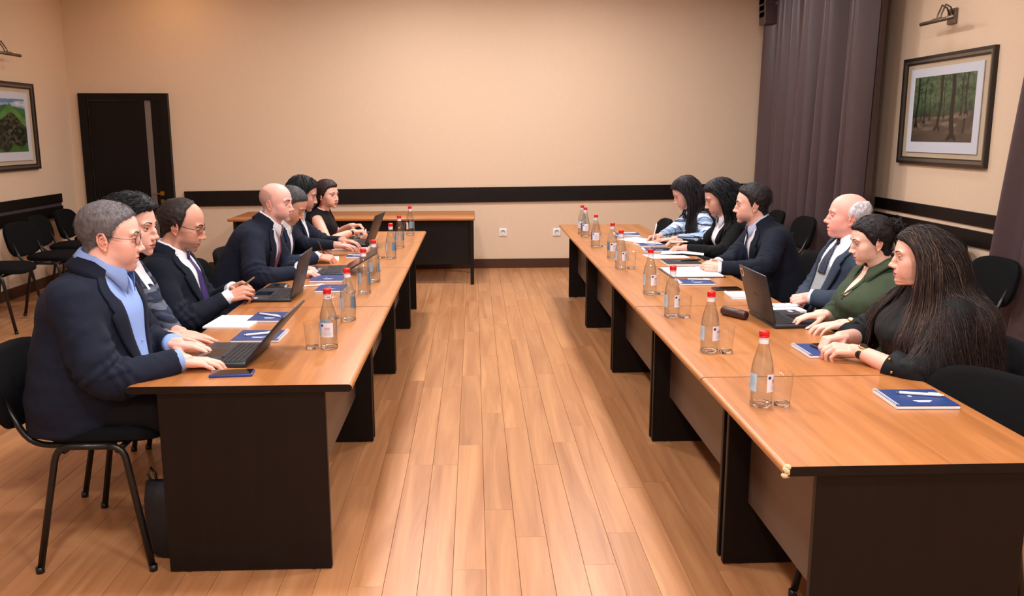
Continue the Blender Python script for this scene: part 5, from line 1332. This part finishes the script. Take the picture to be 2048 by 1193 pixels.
    def glasses(s, mt, rim=True, rw=.0255, rh=.0165, tr=.0009, z=-.004, lens=True):
        H = s.H; gb = MB(); x = .099; 
        for sg in (-1, 1):
            cy = sg*.0325*H.wide; pts = [(x-abs(math.cos(a*math.pi/12))*.0-.010*((sg*math.cos(a*math.pi/12)+1)/2)**2, cy+rw*math.copysign(abs(math.cos(a*math.pi/12))**.75, math.cos(a*math.pi/12)), z+rh*math.copysign(abs(math.sin(a*math.pi/12))**.75, math.sin(a*math.pi/12))) for a in range(25)]
            gb.tube([tuple(p) for p in s.mh(np.array(pts if rim else pts[0:13]))], tr*s.hs, 6)
            yo = cy+sg*rw
            gb.tube([tuple(p) for p in s.mh(np.array([(x-.010, yo, z+.004), (x-.016, yo+sg*.010*H.wide, z+.005), (.04, sg*.078*H.wide, z+.006), (-.005, sg*.0785*H.wide, z+.010), (-.020, sg*.079*H.wide, z-.002)]))], tr*1.15*s.hs, 6)
            if lens:
                lb = MB().add([tuple(p) for p in s.mh(np.array(pts[:24]))], [tuple(range(24))]); 
                c2 = s.mh(np.array(pts[:24])-np.array((.0008, 0, 0))); lb.add([tuple(p) for p in c2], [tuple(range(23, -1, -1))])
                lb.build('lens', mat('lens_glass', (1,1,1,1), rough=0, trans=1.0, ior=1.05), s.t)
        gb.tube([tuple(p) for p in s.mh(np.array([(x-.001, -.007, z+.004), (x+.006, 0, z+.007), (x-.001, .007, z+.004)]))], tr*s.hs, 6)
        gb.build('glasses', mt, s.t, True)
    def watch(s, side, face, strap, k=.06, r=.0275):
        a = s.arms[side]; M = a['M']; fd = a['fd']; p = a['W']-fd*k*.30; R_m = frame_of(fd, M.to_3x3() @ Vector((0, 0, 1)), p); kx = 1.0
        ring = MB(); ring.loft([[R_m @ Vector((x, (.0285+o)*math.cos(2*math.pi*j/20)*kx, (.0225+o)*math.sin(2*math.pi*j/20)*kx)) for j in range(20)] for x, o in ((-.009, 0), (-.009, .002), (.009, .002), (.009, 0))], cap=False); ring.build('watch_strap', strap, s.t, True)
        q = R_m @ Vector((0, 0, .0245*kx)); c = MB().lathe([(.017, 0), (.018, .003), (.016, .006), (.001, .006)], 20); c.v = [tuple(R_m @ (Vector(v)+Vector((0, 0, .0235*kx)))) for v in c.v]; c.build('watch_case', M_brass, s.t, True)
        c = MB().lathe([(.0135, .0062), (.0135, .0068)], 20); c.v = [tuple(R_m @ (Vector(v)+Vector((0, 0, .0235*kx)))) for v in c.v]; c.build('watch_face', face, s.t)

def roots(line, zmin=-.05, lim=None, inset=.004):
    L = np.array(XB[line])
    def fn(x, y, z):
        m_ = (x < np.interp(z, L[:, 0], L[:, 1])-inset) & (z > zmin)
        return m_ & lim(x, y, z) if lim else m_
    return fn
def T_(x, y, z=HT+.038): return at(x, y, z=z)
SUIT_N = cloth('navy_suit', lin(21, 27, 44)); SUIT_D = cloth('dark_navy_suit', lin(18, 24, 38)); SUIT_B = cloth('black_jacket', lin(11, 11, 14)); SUIT_G = cloth('slate_suit', lin(52, 62, 78))
SH_W = cloth('white_shirt', lin(228, 230, 238), bump=.15); SH_B = cloth('light_blue_shirt', lin(140, 168, 226), bump=.15); TROU = cloth('dark_trousers', lin(20, 21, 28))
BLACK = cloth('black_blouse', lin(9, 10, 13), rough=.7); GREEN = cloth('olive_polo', lin(58, 70, 52))
def held_pen(label, p, side, mt=None, zt=None, lean=(-.25, -.05, 1.0)):
    """pen gripped between index and thumb; zt: height its tip writes on"""
    tp = p.arms[side]['tips']; q = p.root_w+p.Rz @ ((tp[0][0]+tp[4][0])/2); d = (p.Rz @ Vector(lean)).normalized()
    a = q-d*((q.z-zt)/d.z) if zt is not None else q-d*.05
    b = a+d*.138; pen(label, (a.x, a.y, 0), (b.x, b.y, 0), a.z-.005, mt, tilt=b.z-.005)

# ---- left row, nearest first (they face +x)
# 1 big man, grey hair, glasses, light blue open shirt
p = Person('heavy grey-haired man in glasses, navy jacket and open light blue shirt, typing nearest the camera', 0, (215, 405), 3.17, head=(6, 14, 0), hs=1.01, skin=(234, 182, 166), back=.10, bulk=1.20, belly=1.25, sh=1.02,
           H=Head(jaw=1.08, fat=.4, wide=1.05, nose=.95), neckr=.064, nbo=(-.036, 0, -.108), hipz=.57)
p.arm(-1, T_(358, 722, HT+.040), 'type', hint=(-.35, -.55, -.6), dirw=(1, .22, -.12), L1=.30, L2=.26)
p.arm(1, T_(345, 688, HT+.040), 'type', hint=(-.35, .6, -.6), dirw=(1, -.05, -.10), L1=.30, L2=.26)
p.beard((150, 120, 115), .12)
p.hair_shell('short', (.003, .007), (96, 92, 94), 'grey_hair', strands=2600, slen=.011, sdir=(.25, 0, -.6), srad=.0006)
p.finish_head(lid=10, brow=(84, 70, 62), gaze=(0, 12), browth=1.5)
p.garment('jacket', SUIT_N, ease=.01, hem=-.22, rs=1.1, wr=.006); p.cuffs(SH_B)
p.vfront(SH_B, .16, .38); p.lapels(SUIT_N, .34); p.collar(SH_B, r=.079, open_=20, drop=.065, z0=.004, tipx=.030); p.coat_collar(SUIT_N, r=.086)
p.button(.30, 0, SH_B, .012, .004); p.button(.48, 0, SH_B, .012, .004)
p.trousers(TROU, 1.12); p.glasses(mat('dark_metal_rim', lin(40, 40, 52), rough=.3, metal=.6)); p.finish_arms(); p.finish_body(); L1 = p
chair('black fabric chair under the heavy man typing nearest the camera', -1.335, 3.172, 0)

# 2 woman, curly black hair, checked jacket
CHECK = plaid('checked_jacket', lin(34, 42, 60), [((0, 0, 1), 19, .1, .34, lin(98, 104, 120), .75), ((.3, 1, 0), 11, .4, .22, lin(70, 78, 96), .5), ((0, 0, 1), 19, .7, .12, lin(20, 25, 40), .8)])
p = Person('woman with curly black hair and a blue checked jacket seated second on the left', 0, (258, 394), 3.83, head=(5, -8, 0), hs=1.05, skin=(226, 174, 156), female=True, back=.06, bulk=1.12, H=Head(True, hook=.6, nose=1.05, chin=1.0))
p.arm(-1, T_(340, 674), 'flat', hint=(-.3, -.6, -.6), dirw=(1, .1, -.1)); p.arm(1, T_(352, 664), 'flat', hint=(-.3, .6, -.6), dirw=(1, -.3, -.1))
p.hair_shell('full', (.018, .022), (22, 22, 26), 'black_hair', bump=.006)
p.finish_head(lid=16, brow=(26, 22, 22), browth=1.1)
p.garment('jacket', CHECK); p.vfront(SH_W, .30, .30); p.lapels(CHECK, .36)
p.long_hair(roots('full', -.05), 900, 14, .15, [(hair_mat('black_hair', lin(22, 22, 26)), 1.0)], lambda x, y, z: (-.45, .6*np.sign(y), .15), curl=.010, seed=4, spread=.4, off=.018, grav=.16, clump=.35, wave=2.2, r=(.0015, .0007))
p.trousers(TROU, .95); p.finish_arms(); p.finish_body()
chair('black fabric chair under the woman in the checked jacket', p.root_w.x+.125, p.root_w.y, 0)

# 3 man, receding dark hair, glasses, purple tie, phone
p = Person('man with receding dark hair, glasses and purple tie looking down at a phone', 0, (370, 400), 4.40, head=(15, 4, 0), hs=1.05, skin=(206, 152, 130), back=.02, bulk=1.08, belly=1.1, H=Head(nose=1.08, hook=.7, chin=.98, jaw=.98), hipz=.55)
p.arm(-1, at(452, 597, Y=4.28), 'hold', hint=(-.35, -.5, -.8), dirw=(.9, .25, .30), upw=(-.2, -.75, .6)); p.arm(1, at(462, 580, Y=4.50), 'hold', hint=(-.35, .6, -.8), dirw=(.9, -.3, .28), upw=(-.2, .75, .6))
p.beard((96, 78, 74), .35); p.stubble(lambda x, y, z: np.clip((z-.045)*30, 0, 1)*np.clip((-.0-x)*30+1, 0, 1), (70, 52, 46), .18)
p.hair_shell('recede', (.009, .007), (40, 32, 30), 'dark_brown_hair', strands=1800, slen=.012, sdir=(-.5, 0, -.5), srad=.0006)
p.finish_head(lid=-6, brow=(36, 28, 26), gaze=(0, 28), browth=1.5)
p.garment('jacket', SUIT_D); p.cuffs(SH_W, .034, .86); p.vfront(SH_W, .14, .34); p.lapels(SUIT_D); p.collar(SH_W); p.coat_collar(SUIT_D); p.tie(cloth('purple_tie', lin(62, 44, 104), rough=.5), .02)
p.trousers(TROU); p.glasses(mat('black_rim', lin(18, 18, 20), rough=.3), rim=False, tr=.0014, rw=.024, rh=.013); p.finish_arms(); p.finish_body()
chair('black fabric chair under the man with the purple tie', p.root_w.x+.125, p.root_w.y, 0)
ph = at(494, 566, Y=4.38); t = thing('smartphone', 'smartphone in a tan case held by the man with the purple tie', 'phone', ph)
Mp = frame_of((.75, .35, .55), (-.6, 0, .8), (0, 0, 0)); sharp(MB().box(-.045, .045, -.034, .034, -.005, .004, M=Mp, bev=.004).build('case', mat('tan_case', lin(120, 92, 62), rough=.5), t), 40); MB().box(-.041, .041, -.030, .030, .004, .005, M=Mp).build('screen', M_scr, t)

# 4 bald man, red striped tie
p = Person('bald man in a navy suit and red striped tie leaning on the table', 0, (550, 367), 5.30, head=(4, -12, 0), hs=.95, skin=(230, 178, 164), back=.24, bulk=1.12, sh=1.08, near=True, H=Head(jaw=1.05, chin=1.0, nose=1.0, wide=1.02), neckr=.064, hipz=.55)
p.arm(-1, T_(592, 545), 'relax', hint=(-.25, -.7, -.5), dirw=(.95, .35, -.1)); p.arm(1, T_(600, 534), 'relax', hint=(-.25, .7, -.5), dirw=(.9, -.45, -.1))
p.stubble(lambda x, y, z: np.clip((np.interp(z, [-.085, -.03, -.02, 0, .05, .075, .09], [-.07, -.03, .006, .012, .01, -.03, -.2])-x)*60, 0, 1)*np.clip((z+.09)*80, 0, 1), (104, 96, 98), .42); p.beard((120, 104, 104), .30)
p.finish_head(lid=18, brow=(52, 42, 40), gaze=(0, -2), browth=1.5)
p.garment('jacket', SUIT_N); p.cuffs(SH_W); p.vfront(SH_W, .22, .32); p.lapels(SUIT_N); p.collar(SH_W); p.coat_collar(SUIT_N)
p.tie(plaid('striped_red_tie', lin(138, 44, 66), [((0, .75, 1), 62, 0, .42, lin(58, 50, 78), .9), ((0, .75, 1), 62, .5, .10, lin(200, 190, 196), .7)], .5), .12)
p.trousers(TROU); p.finish_arms(); p.finish_body()
chair('black fabric chair under the bald man with the striped tie', p.root_w.x+.125, p.root_w.y, 0)

# 5 man writing, head bent
p = Person('man with short dark hair bent over a notebook writing with a dark pen', 0, (598, 378), 5.87, head=(34, -4, 0), hs=.99, skin=(206, 154, 132), back=.16, bulk=1.05, near=False, H=Head(jaw=1.03, fat=.4), hipz=.55)
p.arm(-1, T_(634, 514, HT+.045), 'pinch', hint=(-.3, -.75, -.4), dirw=(1, .10, -.12), upw=(0, -.35, 1)); p.arm(1, T_(618, 498), 'flat', hint=(-.3, .75, -.4), dirw=(1, -.35, -.1))
p.beard((110, 90, 86), .22); p.hair_shell('short', (.005, .006), (58, 56, 58), 'dark_grey_hair', strands=900, slen=.010, srad=.0008)
p.finish_head(lid=-10, brow=(46, 38, 36), gaze=(0, 30))
p.garment('jacket', cloth('blue_navy_suit', lin(24, 34, 58))); p.cuffs(SH_W, .018); p.vfront(SH_W, .35, .28); p.lapels(MATS['blue_navy_suit']); p.collar(SH_W); p.trousers(TROU); p.finish_arms(); p.finish_body()
chair('black fabric chair under the man writing in the yellow-edged notebook', p.root_w.x+.125, p.root_w.y, 0)
held_pen('dark pen in the hand of the writing man', p, -1, mat('brown_pen', lin(52, 36, 36), rough=.3), HT+.0160, (-.45, -.1, 1.0))

# 6 woman, black bob
p = Person('woman with a black bob, dark cardigan and white collar typing on a laptop', 0, (610, 355), 6.45, head=(16, 6, 0), hs=1.0, skin=(210, 156, 138), female=True, back=.13, bulk=1.08, near=False, hipz=.56)
p.arm(-1, at(672, 490, z=HT+.075), 'type', hint=(-.3, -.7, -.5), dirw=(1, .1, -.1)); p.arm(1, at(682, 481, z=HT+.075), 'type', hint=(-.3, .7, -.5), dirw=(1, -.2, -.1))
p.hair_shell('woman', (.012, .016), (20, 20, 24), 'raven_hair', rough=.3)
p.finish_head(lid=0, brow=(26, 22, 22), gaze=(0, 20))
p.garment('cardigan', SUIT_D); p.vfront(SH_W, .10, .30); p.lapels(SUIT_D, .20, notch=False); p.collar(SH_W, drop=.06, open_=22)
p.long_hair(roots('woman', -.02), 1000, 14, .20, [(hair_mat('raven_hair', lin(20, 20, 24), .3), 1.0)], lambda x, y, z: (.25 if x > .0 else -.3, .7*np.sign(y), -.1), seed=8, spread=.12, off=.014, grav=.34, r=(.0020, .0010))
p.trousers(TROU, .9); p.finish_arms(); p.finish_body()
chair('black fabric chair under the woman with the black bob', p.root_w.x+.125, p.root_w.y, 0)

# 7 woman, sleeveless black top, red earrings
p = Person('woman in a sleeveless black top and red earrings at the far left end', 0, (652, 362), 7.20, head=(2, -28, 0), hs=.93, skin=(226, 176, 156), female=True, back=.07, bulk=1.08, near=False, H=Head(True, wide=1.03, nose=1.0), hipz=.55)
p.arm(-1, at(705, 464, z=HT+.055), 'pinch', hint=(-.25, -.8, -.4), dirw=(1, .2, .05)); p.arm(1, at(702, 452, z=HT+.07), 'pinch', hint=(-.25, .7, -.4), dirw=(1, -.25, .1))
p.hair_shell('woman', (.012, .018), (48, 34, 34), 'brown_black_hair', rough=.35, strands=700, slen=.03, sdir=(-.8, 0, -.3), srad=.0010, lift=.04)
p.finish_head(lid=14, brow=(38, 26, 26), gaze=(0, 4), browth=1.1)
p.garment('sleeveless_top', BLACK, sleeve=0, grow=.006, top=.985)
p.long_hair(roots('woman', -.03, lambda x, y, z: x < .01), 500, 16, .30, [(hair_mat('brown_black_hair', lin(48, 34, 34)), 1.0)], lambda x, y, z: (-.8, .15*np.sign(y), -.3), seed=12, spread=.10, off=.012, grav=.32, r=(.0020, .0010), bias=(-.2, 0, 0))
for sg in (-1, 1):
    e = MB(); c = np.array((-.002, sg*.083, -.060)); e.ball((0, 0, 0), (.007, .006, .008), 12, 8); e.ball((0, 0, -.016), (.011, .006, .013), 12, 8); e.tube([(0, 0, .006), (0, 0, .020)], .0012, 6)
    e.v = [tuple(q) for q in p.mh(np.array(e.v)+c)]; e.build('earring', mat('red_earring', lin(190, 24, 36), rough=.25), p.t, True)
p.trousers(TROU, .9); p.finish_arms(bare=0); p.watch(-1, M_blackp, M_blackp); p.finish_body()
chair('black fabric chair under the woman with red earrings', p.root_w.x+.125, p.root_w.y, 0)
held_pen('white pen held by the woman with red earrings', p, -1, lean=(.25, .1, 1.0))

# ---- right row, nearest first (they face -x)
# 1 woman, long brown hair, black blouse, watch
p = Person('woman with long wavy brown hair, black blouse and wristwatch nearest the camera on the right', 180, (1848, 455), 3.10, head=(2, -16, 0), hs=.89, skin=(232, 182, 164), female=True, back=.07, bulk=1.34, sh=1.02, H=Head(True, nose=1.05, chin=.98, fat=.12, jaw=1.05), hipz=.55)
p.arm(1, at(1716, 702, z=HT+.045), 'hold', hint=(-.2, .8, -.5), dirw=(-1, .28, .08), upw=(.1, -.35, 1), L1=.27, L2=.26); p.arm(-1, at(1688, 674, z=HT+.060), 'pinch', hint=(-.2, -.8, -.5), dirw=(-1, -.25, -.05), upw=(.1, .1, 1), L1=.27, L2=.26)
HB1, HB2, HB3 = hair_mat('dark_brown_long', lin(38, 29, 28)), hair_mat('mid_brown_long', lin(58, 44, 40)), hair_mat('ash_highlight', lin(100, 80, 68))
p.hair_shell('woman', (.012, .012), (30, 25, 27), 'dark_brown_root')
p.finish_head(lid=10, brow=(44, 24, 30), gaze=(0, 0), browth=1.15)
p.garment('blouse', BLACK, sleeve=.70, rs=1.2, flare=1.05, grow=.006); 
side_r = lambda x, y, z: (y > -.02)
p.long_hair(roots('woman', -.03), 3000, 19, .58, [(HB1, .55), (HB2, .33), (HB3, .12)], lambda x, y, z: (-.75, .55*np.sign(y), .05), curl=.0045, seed=21, spread=.09, off=.014, grav=.36, r=(.0012, .0005), bias=(-.16, 0, 0), wave=2.6)
p.long_hair(roots('woman', .0, lambda x, y, z: (x > -.02)), 1050, 19, .52, [(HB1, .42), (HB2, .34), (HB3, .24)], lambda x, y, z: (-.55, .7*np.sign(y), .05), curl=.0045, seed=22, spread=.08, off=.014, grav=.34, r=(.0011, .0005), bias=(.06, 0, 0), wave=2.6)
for sd in (1, -1):
    a = p.arms[sd]; c, d, r = a['cuffp']; MB().tube([c-d*.03, c+d*.012, c+d*.016, c-d*.02], [r*1.06, r*1.10, r*1.02, r*.95], 20, cap=False).build('blouse_cuff', BLACK, p.t, True)
    for k in (.008, -.022):
        u_ = p.loc((0, 0, CAM_H))-c; u_ = (u_-d*u_.dot(d)).normalized(); u_ = (u_+d.cross(u_)*(.35 if k > 0 else -.25)).normalized(); MB().ball(tuple(c+d*(k-.006)+u_*r*1.10), (.006, .0045, .006), 10, 6).build('cuff_button', M_brass, p.t, True)
p.trousers(TROU); p.finish_arms(bare=.62); p.watch(1, M_blackp, M_blackp); p.finish_body()
chair('black fabric chair under the woman with long brown hair', p.root_w.x-.125, p.root_w.y, 180)
chair('empty black chair at the near right table, closest to the camera', 1.335, 2.465, 205)
held_pen('white pen between the fingers of the woman in black', p, -1, lean=(-.9, .2, -.35))

# 2 woman, green polo, hair pinned up
p = Person('woman in an olive green polo with pinned-up dark hair using the laptop', 180, (1742, 434), 3.70, head=(11, -8, 0), hs=.86, skin=(232, 190, 172), female=True, back=.03, bulk=1.30, sh=1.0, H=Head(True, nose=1.0, chin=.98), hipz=.55)
p.arm(1, at(1692, 648, z=HT+.045), 'type', hint=(-.25, .7, -.5), dirw=(-1, .02, -.10), nails='white'); p.arm(-1, at(1650, 628, z=HT+.055), 'type', hint=(-.25, -.7, -.5), dirw=(-1, .0, -.12), nails='white')
DK = hair_mat('dark_pinned_hair', lin(28, 22, 24), .35)
p.hair_shell('woman', (.009, .012), (28, 22, 24), 'dark_pinned_hair', rough=.35, strands=1500, slen=.045, sdir=(-.95, 0, -.15), srad=.0010, lift=.03)
p.finish_head(lid=4, brow=(34, 24, 24), gaze=(0, 18), browth=1.1)
p.garment('polo_shirt', GREEN, sleeve=.52, rs=1.12, grow=.004, wr=.005)
p.vfront(p_skin := mat('skin_panel', (*p.skin, 1), rough=.5, spec=.3, sss=.1), .70, .22, off=.013, name='open_neck', t1=1.0, gamma=1.0); p.lapels(GREEN, .12, off=.016, notch=False, name='placket', thick=.006)
p.collar(GREEN, h=.026, drop=.075, open_=30, flare=.040, z0=-.006, name='polo_collar', r=.062, tipx=.034)
p.button(.66, 0, M_blackp, .006, .004)
bn = np.random.default_rng(3); pts = []
for k in range(420):
    c = np.array((-.118, 0, .035))+bn.normal(0, 1, 3)*np.array((.010, .016, .018)); a0 = bn.uniform(0, 6.28); rr = bn.uniform(.012, .030); ax = bn.normal(0, 1, 3); ax /= np.linalg.norm(ax); e1 = np.cross(ax, (.3, .5, .8)); e1 /= np.linalg.norm(e1); e2 = np.cross(ax, e1)
    pts.append([c+(e1*math.cos(a0+q*.42)+e2*math.sin(a0+q*.42))*rr for q in range(12)])
link('hair_bun', strands_mesh(p.mh(np.array(pts)), .0022, .0014), DK, p.t)
hc_ = MB(); hc_.box(-.014, .014, -.03, .03, -.006, .006, bev=.003); hc_.v = [tuple(q) for q in p.mh(np.array(hc_.v)+np.array((-.116, 0, .012)))]; hc_.build('hair_clip', mat('dark_clip', lin(40, 44, 58), rough=.15), p.t)
p.trousers(TROU, .95); p.finish_arms(bare=.44); p.watch(1, M_white, M_steel); p.finish_body()
chair('black fabric chair under the woman in green', p.root_w.x-.125, p.root_w.y, 180)

# 3 old man, white hair
KNIT = mat('grey_knit_vest', lin(150, 156, 160), rough=.95, bump=1.0, bscale=160, noise=.35, nscale=220)
p = Person('elderly man with white hair, slate suit and grey knitted vest, mouth slightly open', 180, (1704, 388), 4.30, head=(-3, -12, 0), hs=.92, skin=(238, 172, 158), back=.0, bulk=1.12, belly=1.22, H=Head(nose=1.12, jaw=1.06, fat=.4, chin=.96, open_mouth=1.0, wide=1.02), neckr=.064, nbo=(-.048, 0, -.112), hipz=.56, knees=.13)
p.arm(1, at(1622, 594, Y=4.12), 'fist', hint=(-.3, .8, -.5), dirw=(-.75, .6, -.3), upw=(-.5, -.3, .8)); p.arm(-1, at(1598, 603, Y=4.28), 'relax', hint=(-.3, -.8, -.5), dirw=(-.8, -.55, -.25), upw=(-.4, .2, .8))
p.hair_shell('ring', (.009, .010), (206, 206, 214), 'white_hair', ztop=.088, strands=1500, slen=.018, sdir=(-.8, 0, -.4), srad=.0006)
p.finish_head(lid=6, brow=(190, 160, 150), gaze=(0, 6), browth=.8, ear=1.15)
p.garment('jacket', SUIT_G, rs=1.05); p.cuffs(SH_W, .010); p.vfront(SH_W, .10, .40, gamma=.5); p.vfront(KNIT, .04, .42, off=.015, name='knit_vest', t1=.66, gamma=.4, widen=0); p.V = (.02, .985, .40, .5); p.lapels(SUIT_G, .26, off=.024); p.collar(SH_W); p.coat_collar(SUIT_G)
p.tie(plaid('dotted_navy_tie', lin(22, 30, 52), [((0, 1, 1), 70, 0, .22, lin(130, 140, 170), .5), ((0, 1, -1), 70, 0, .22, lin(22, 30, 52), .8)], .5), .56, off=.018)
p.trousers(cloth('slate_trousers', lin(46, 54, 68))); p.finish_arms(); p.finish_body()
chair('black fabric chair under the elderly man in the slate suit', p.root_w.x-.125, p.root_w.y, 180)

# 4 man, dark combed hair, clasped hands
p = Person('man with combed dark hair in a navy suit sitting with clasped hands', 180, (1508, 370), 5.45, head=(3, -13, 0), hs=1.01, skin=(226, 176, 158), back=.16, bulk=1.10, sh=1.06, H=Head(nose=1.05, jaw=1.04, chin=1.02, brow=1.2), knees=.15, hipz=.55, neckr=.060)
p.arm(1, T_(1440, 536), 'clasp', hint=(-.25, .75, -.5), dirw=(-.80, .60, .04), upw=(-.1, -.75, .65)); p.arm(-1, T_(1436, 526), 'clasp', hint=(-.25, -.75, -.5), dirw=(-.82, -.58, .06), upw=(-.1, .7, .7))
p.beard((96, 78, 74), .30); p.hair_shell('short', (.007, .016), (34, 30, 32), 'dark_combed_hair', strands=1700, slen=.026, sdir=(-.9, .15, .1), srad=.0008, rough=.35, lift=.10)
p.finish_head(lid=8, brow=(34, 26, 26), gaze=(0, 2), browth=1.7)
p.garment('jacket', SUIT_D); p.cuffs(SH_W); p.vfront(SH_W, .22, .32); p.lapels(SUIT_D); p.collar(SH_B := cloth('pale_blue_shirt', lin(186, 200, 232), bump=.15)); p.coat_collar(SUIT_D)
p.tie(plaid('dotted_dark_tie', lin(20, 26, 44), [((0, 1, 1), 60, 0, .16, lin(120, 130, 160), .5), ((0, 1, -1), 60, .2, .5, lin(20, 26, 44), .9)], .5), .2)
p.trousers(TROU); p.finish_arms(); p.watch(1, M_white, M_blackp); p.finish_body()
chair('black fabric chair under the man with clasped hands', p.root_w.x-.125, p.root_w.y, 180)

# 5 woman, black jacket, white blouse
p = Person('woman with long black hair, black jacket and white blouse reading notes', 180, (1432, 361), 6.30, head=(20, -6, 0), hs=1.05, skin=(214, 164, 146), female=True, back=.10, bulk=1.08, near=False, hipz=.56, H=Head(True, nose=1.05))
p.arm(1, T_(1374, 496), 'hold', hint=(-.25, .7, -.5), dirw=(-1, .1, .0), nails='red'); p.arm(-1, T_(1362, 484), 'hold', hint=(-.25, -.7, -.5), dirw=(-1, -.15, .05), nails='red')
p.hair_shell('woman', (.012, .018), (18, 18, 23), 'blue_black_hair', rough=.35)
p.finish_head(lid=0, brow=(24, 20, 20), gaze=(0, 20), browth=1.15)
p.garment('jacket', SUIT_B); p.cuffs(SUIT_B, .006); p.vfront(SH_W, .0, .42); p.lapels(SUIT_B, .26, notch=False); p.collar(SH_W, drop=.065, open_=24, flare=.026)
p.long_hair(roots('woman', -.03), 1000, 20, .44, [(hair_mat('blue_black_hair', lin(18, 18, 23), .35), 1.0)], lambda x, y, z: (-.5, .6*np.sign(y), -.05), seed=31, spread=.10, off=.012, grav=.24, r=(.0022, .0010), bias=(-.30, 0, 0))
p.trousers(TROU, .9); p.finish_arms(); p.finish_body()
chair('black fabric chair under the woman in the black jacket and white blouse', p.root_w.x-.125, p.root_w.y, 180)
q_ = at(1352, 487, z=HT+.05); pen('white pen held flat by the woman in the black jacket', (q_.x-.05, q_.y, 0), (q_.x+.08, q_.y-.02, 0), HT+.052, tilt=HT+.058)

# 6 woman, plaid shirt
PL = plaid('blue_plaid_shirt', lin(206, 216, 232), [((0, 0, 1), 12, .1, .42, lin(104, 142, 190), .65), ((.5, 1, 0), 12, .3, .42, lin(104, 142, 190), .6), ((0, 0, 1), 12, .25, .13, lin(22, 28, 46), .9), ((.5, 1, 0), 12, .45, .13, lin(22, 28, 46), .9), ((0, 0, 1), 24, .0, .06, lin(240, 244, 250), .8)])
p = Person('woman with long straight dark hair in a blue plaid shirt writing at the far right', 180, (1362, 357), 6.95, head=(26, -6, 0), hs=1.02, skin=(216, 168, 150), female=True, back=.15, bulk=1.25, near=False, hipz=.56, H=Head(True, nose=1.0))
p.arm(-1, T_(1322, 473, HT+.045), 'pinch', hint=(-.25, -.8, -.4), dirw=(-1, .1, -.1), upw=(0, .3, 1)); p.arm(1, T_(1352, 478), 'flat', hint=(-.25, .8, -.4), dirw=(-1, .3, -.1))
p.hair_shell('woman', (.010, .016), (28, 24, 28), 'dark_straight_hair', rough=.35)
p.finish_head(lid=-2, brow=(30, 24, 24), gaze=(0, 25))
p.garment('plaid_shirt', PL, rs=1.08); p.collar(PL, drop=.04)
HD = hair_mat('dark_straight_hair', lin(28, 24, 28), .35); HD2 = hair_mat('chestnut_ends', lin(52, 36, 36), .4)
p.long_hair(roots('woman', -.03), 800, 20, .46, [(HD, .7), (HD2, .3)], lambda x, y, z: (-.4, .7*np.sign(y), -.05), seed=41, spread=.06, off=.010, grav=.30, r=(.0020, .0010), bias=(.02, 0, 0))
p.long_hair(roots('woman', .0, lambda x, y, z: (x > -.03)), 450, 20, .42, [(HD, .6), (HD2, .4)], lambda x, y, z: (.0, .7*np.sign(y), -.05), seed=42, spread=.06, off=.010, grav=.30, r=(.0020, .0010), bias=(.06, 0, 0))
p.trousers(TROU, .9); p.finish_arms(); p.finish_body()
chair('black fabric chair under the woman in the plaid shirt', p.root_w.x-.125, p.root_w.y, 180)
held_pen('white pen in the writing hand of the plaid shirt woman', p, -1, None, HT+.0105, (-.2, 0, 1.0))

# ---- empty chairs
for x, y, dg, lab in ((-3.78, 9.0, 2, 'empty black chair by the left wall nearest the door'), (-3.72, 8.34, 5, 'second empty black chair from the door by the left wall'), (-3.57, 7.64, -6, 'third empty black chair from the door by the left wall'), (-3.72, 6.95, 3, 'empty black chair by the left wall cut by the picture edge'),
        (2.62, 9.12, 184, 'empty black chair in the far right corner before the curtain'), (2.62, 8.50, 177, 'second empty black chair from the corner before the curtain'), (2.66, 7.82, 182, 'third empty black chair from the corner, behind the elderly man'), (3.03, 6.05, 178, 'empty black chair by the right wall behind the long-haired woman'), (2.84, 5.14, 183, 'empty black chair by the right wall next to the edge curtain'), (1.34, 7.70, 180, 'empty black chair tucked in at the far end of the right row')):
    chair(lab, x, y, dg)
bpy.context.view_layer.update()
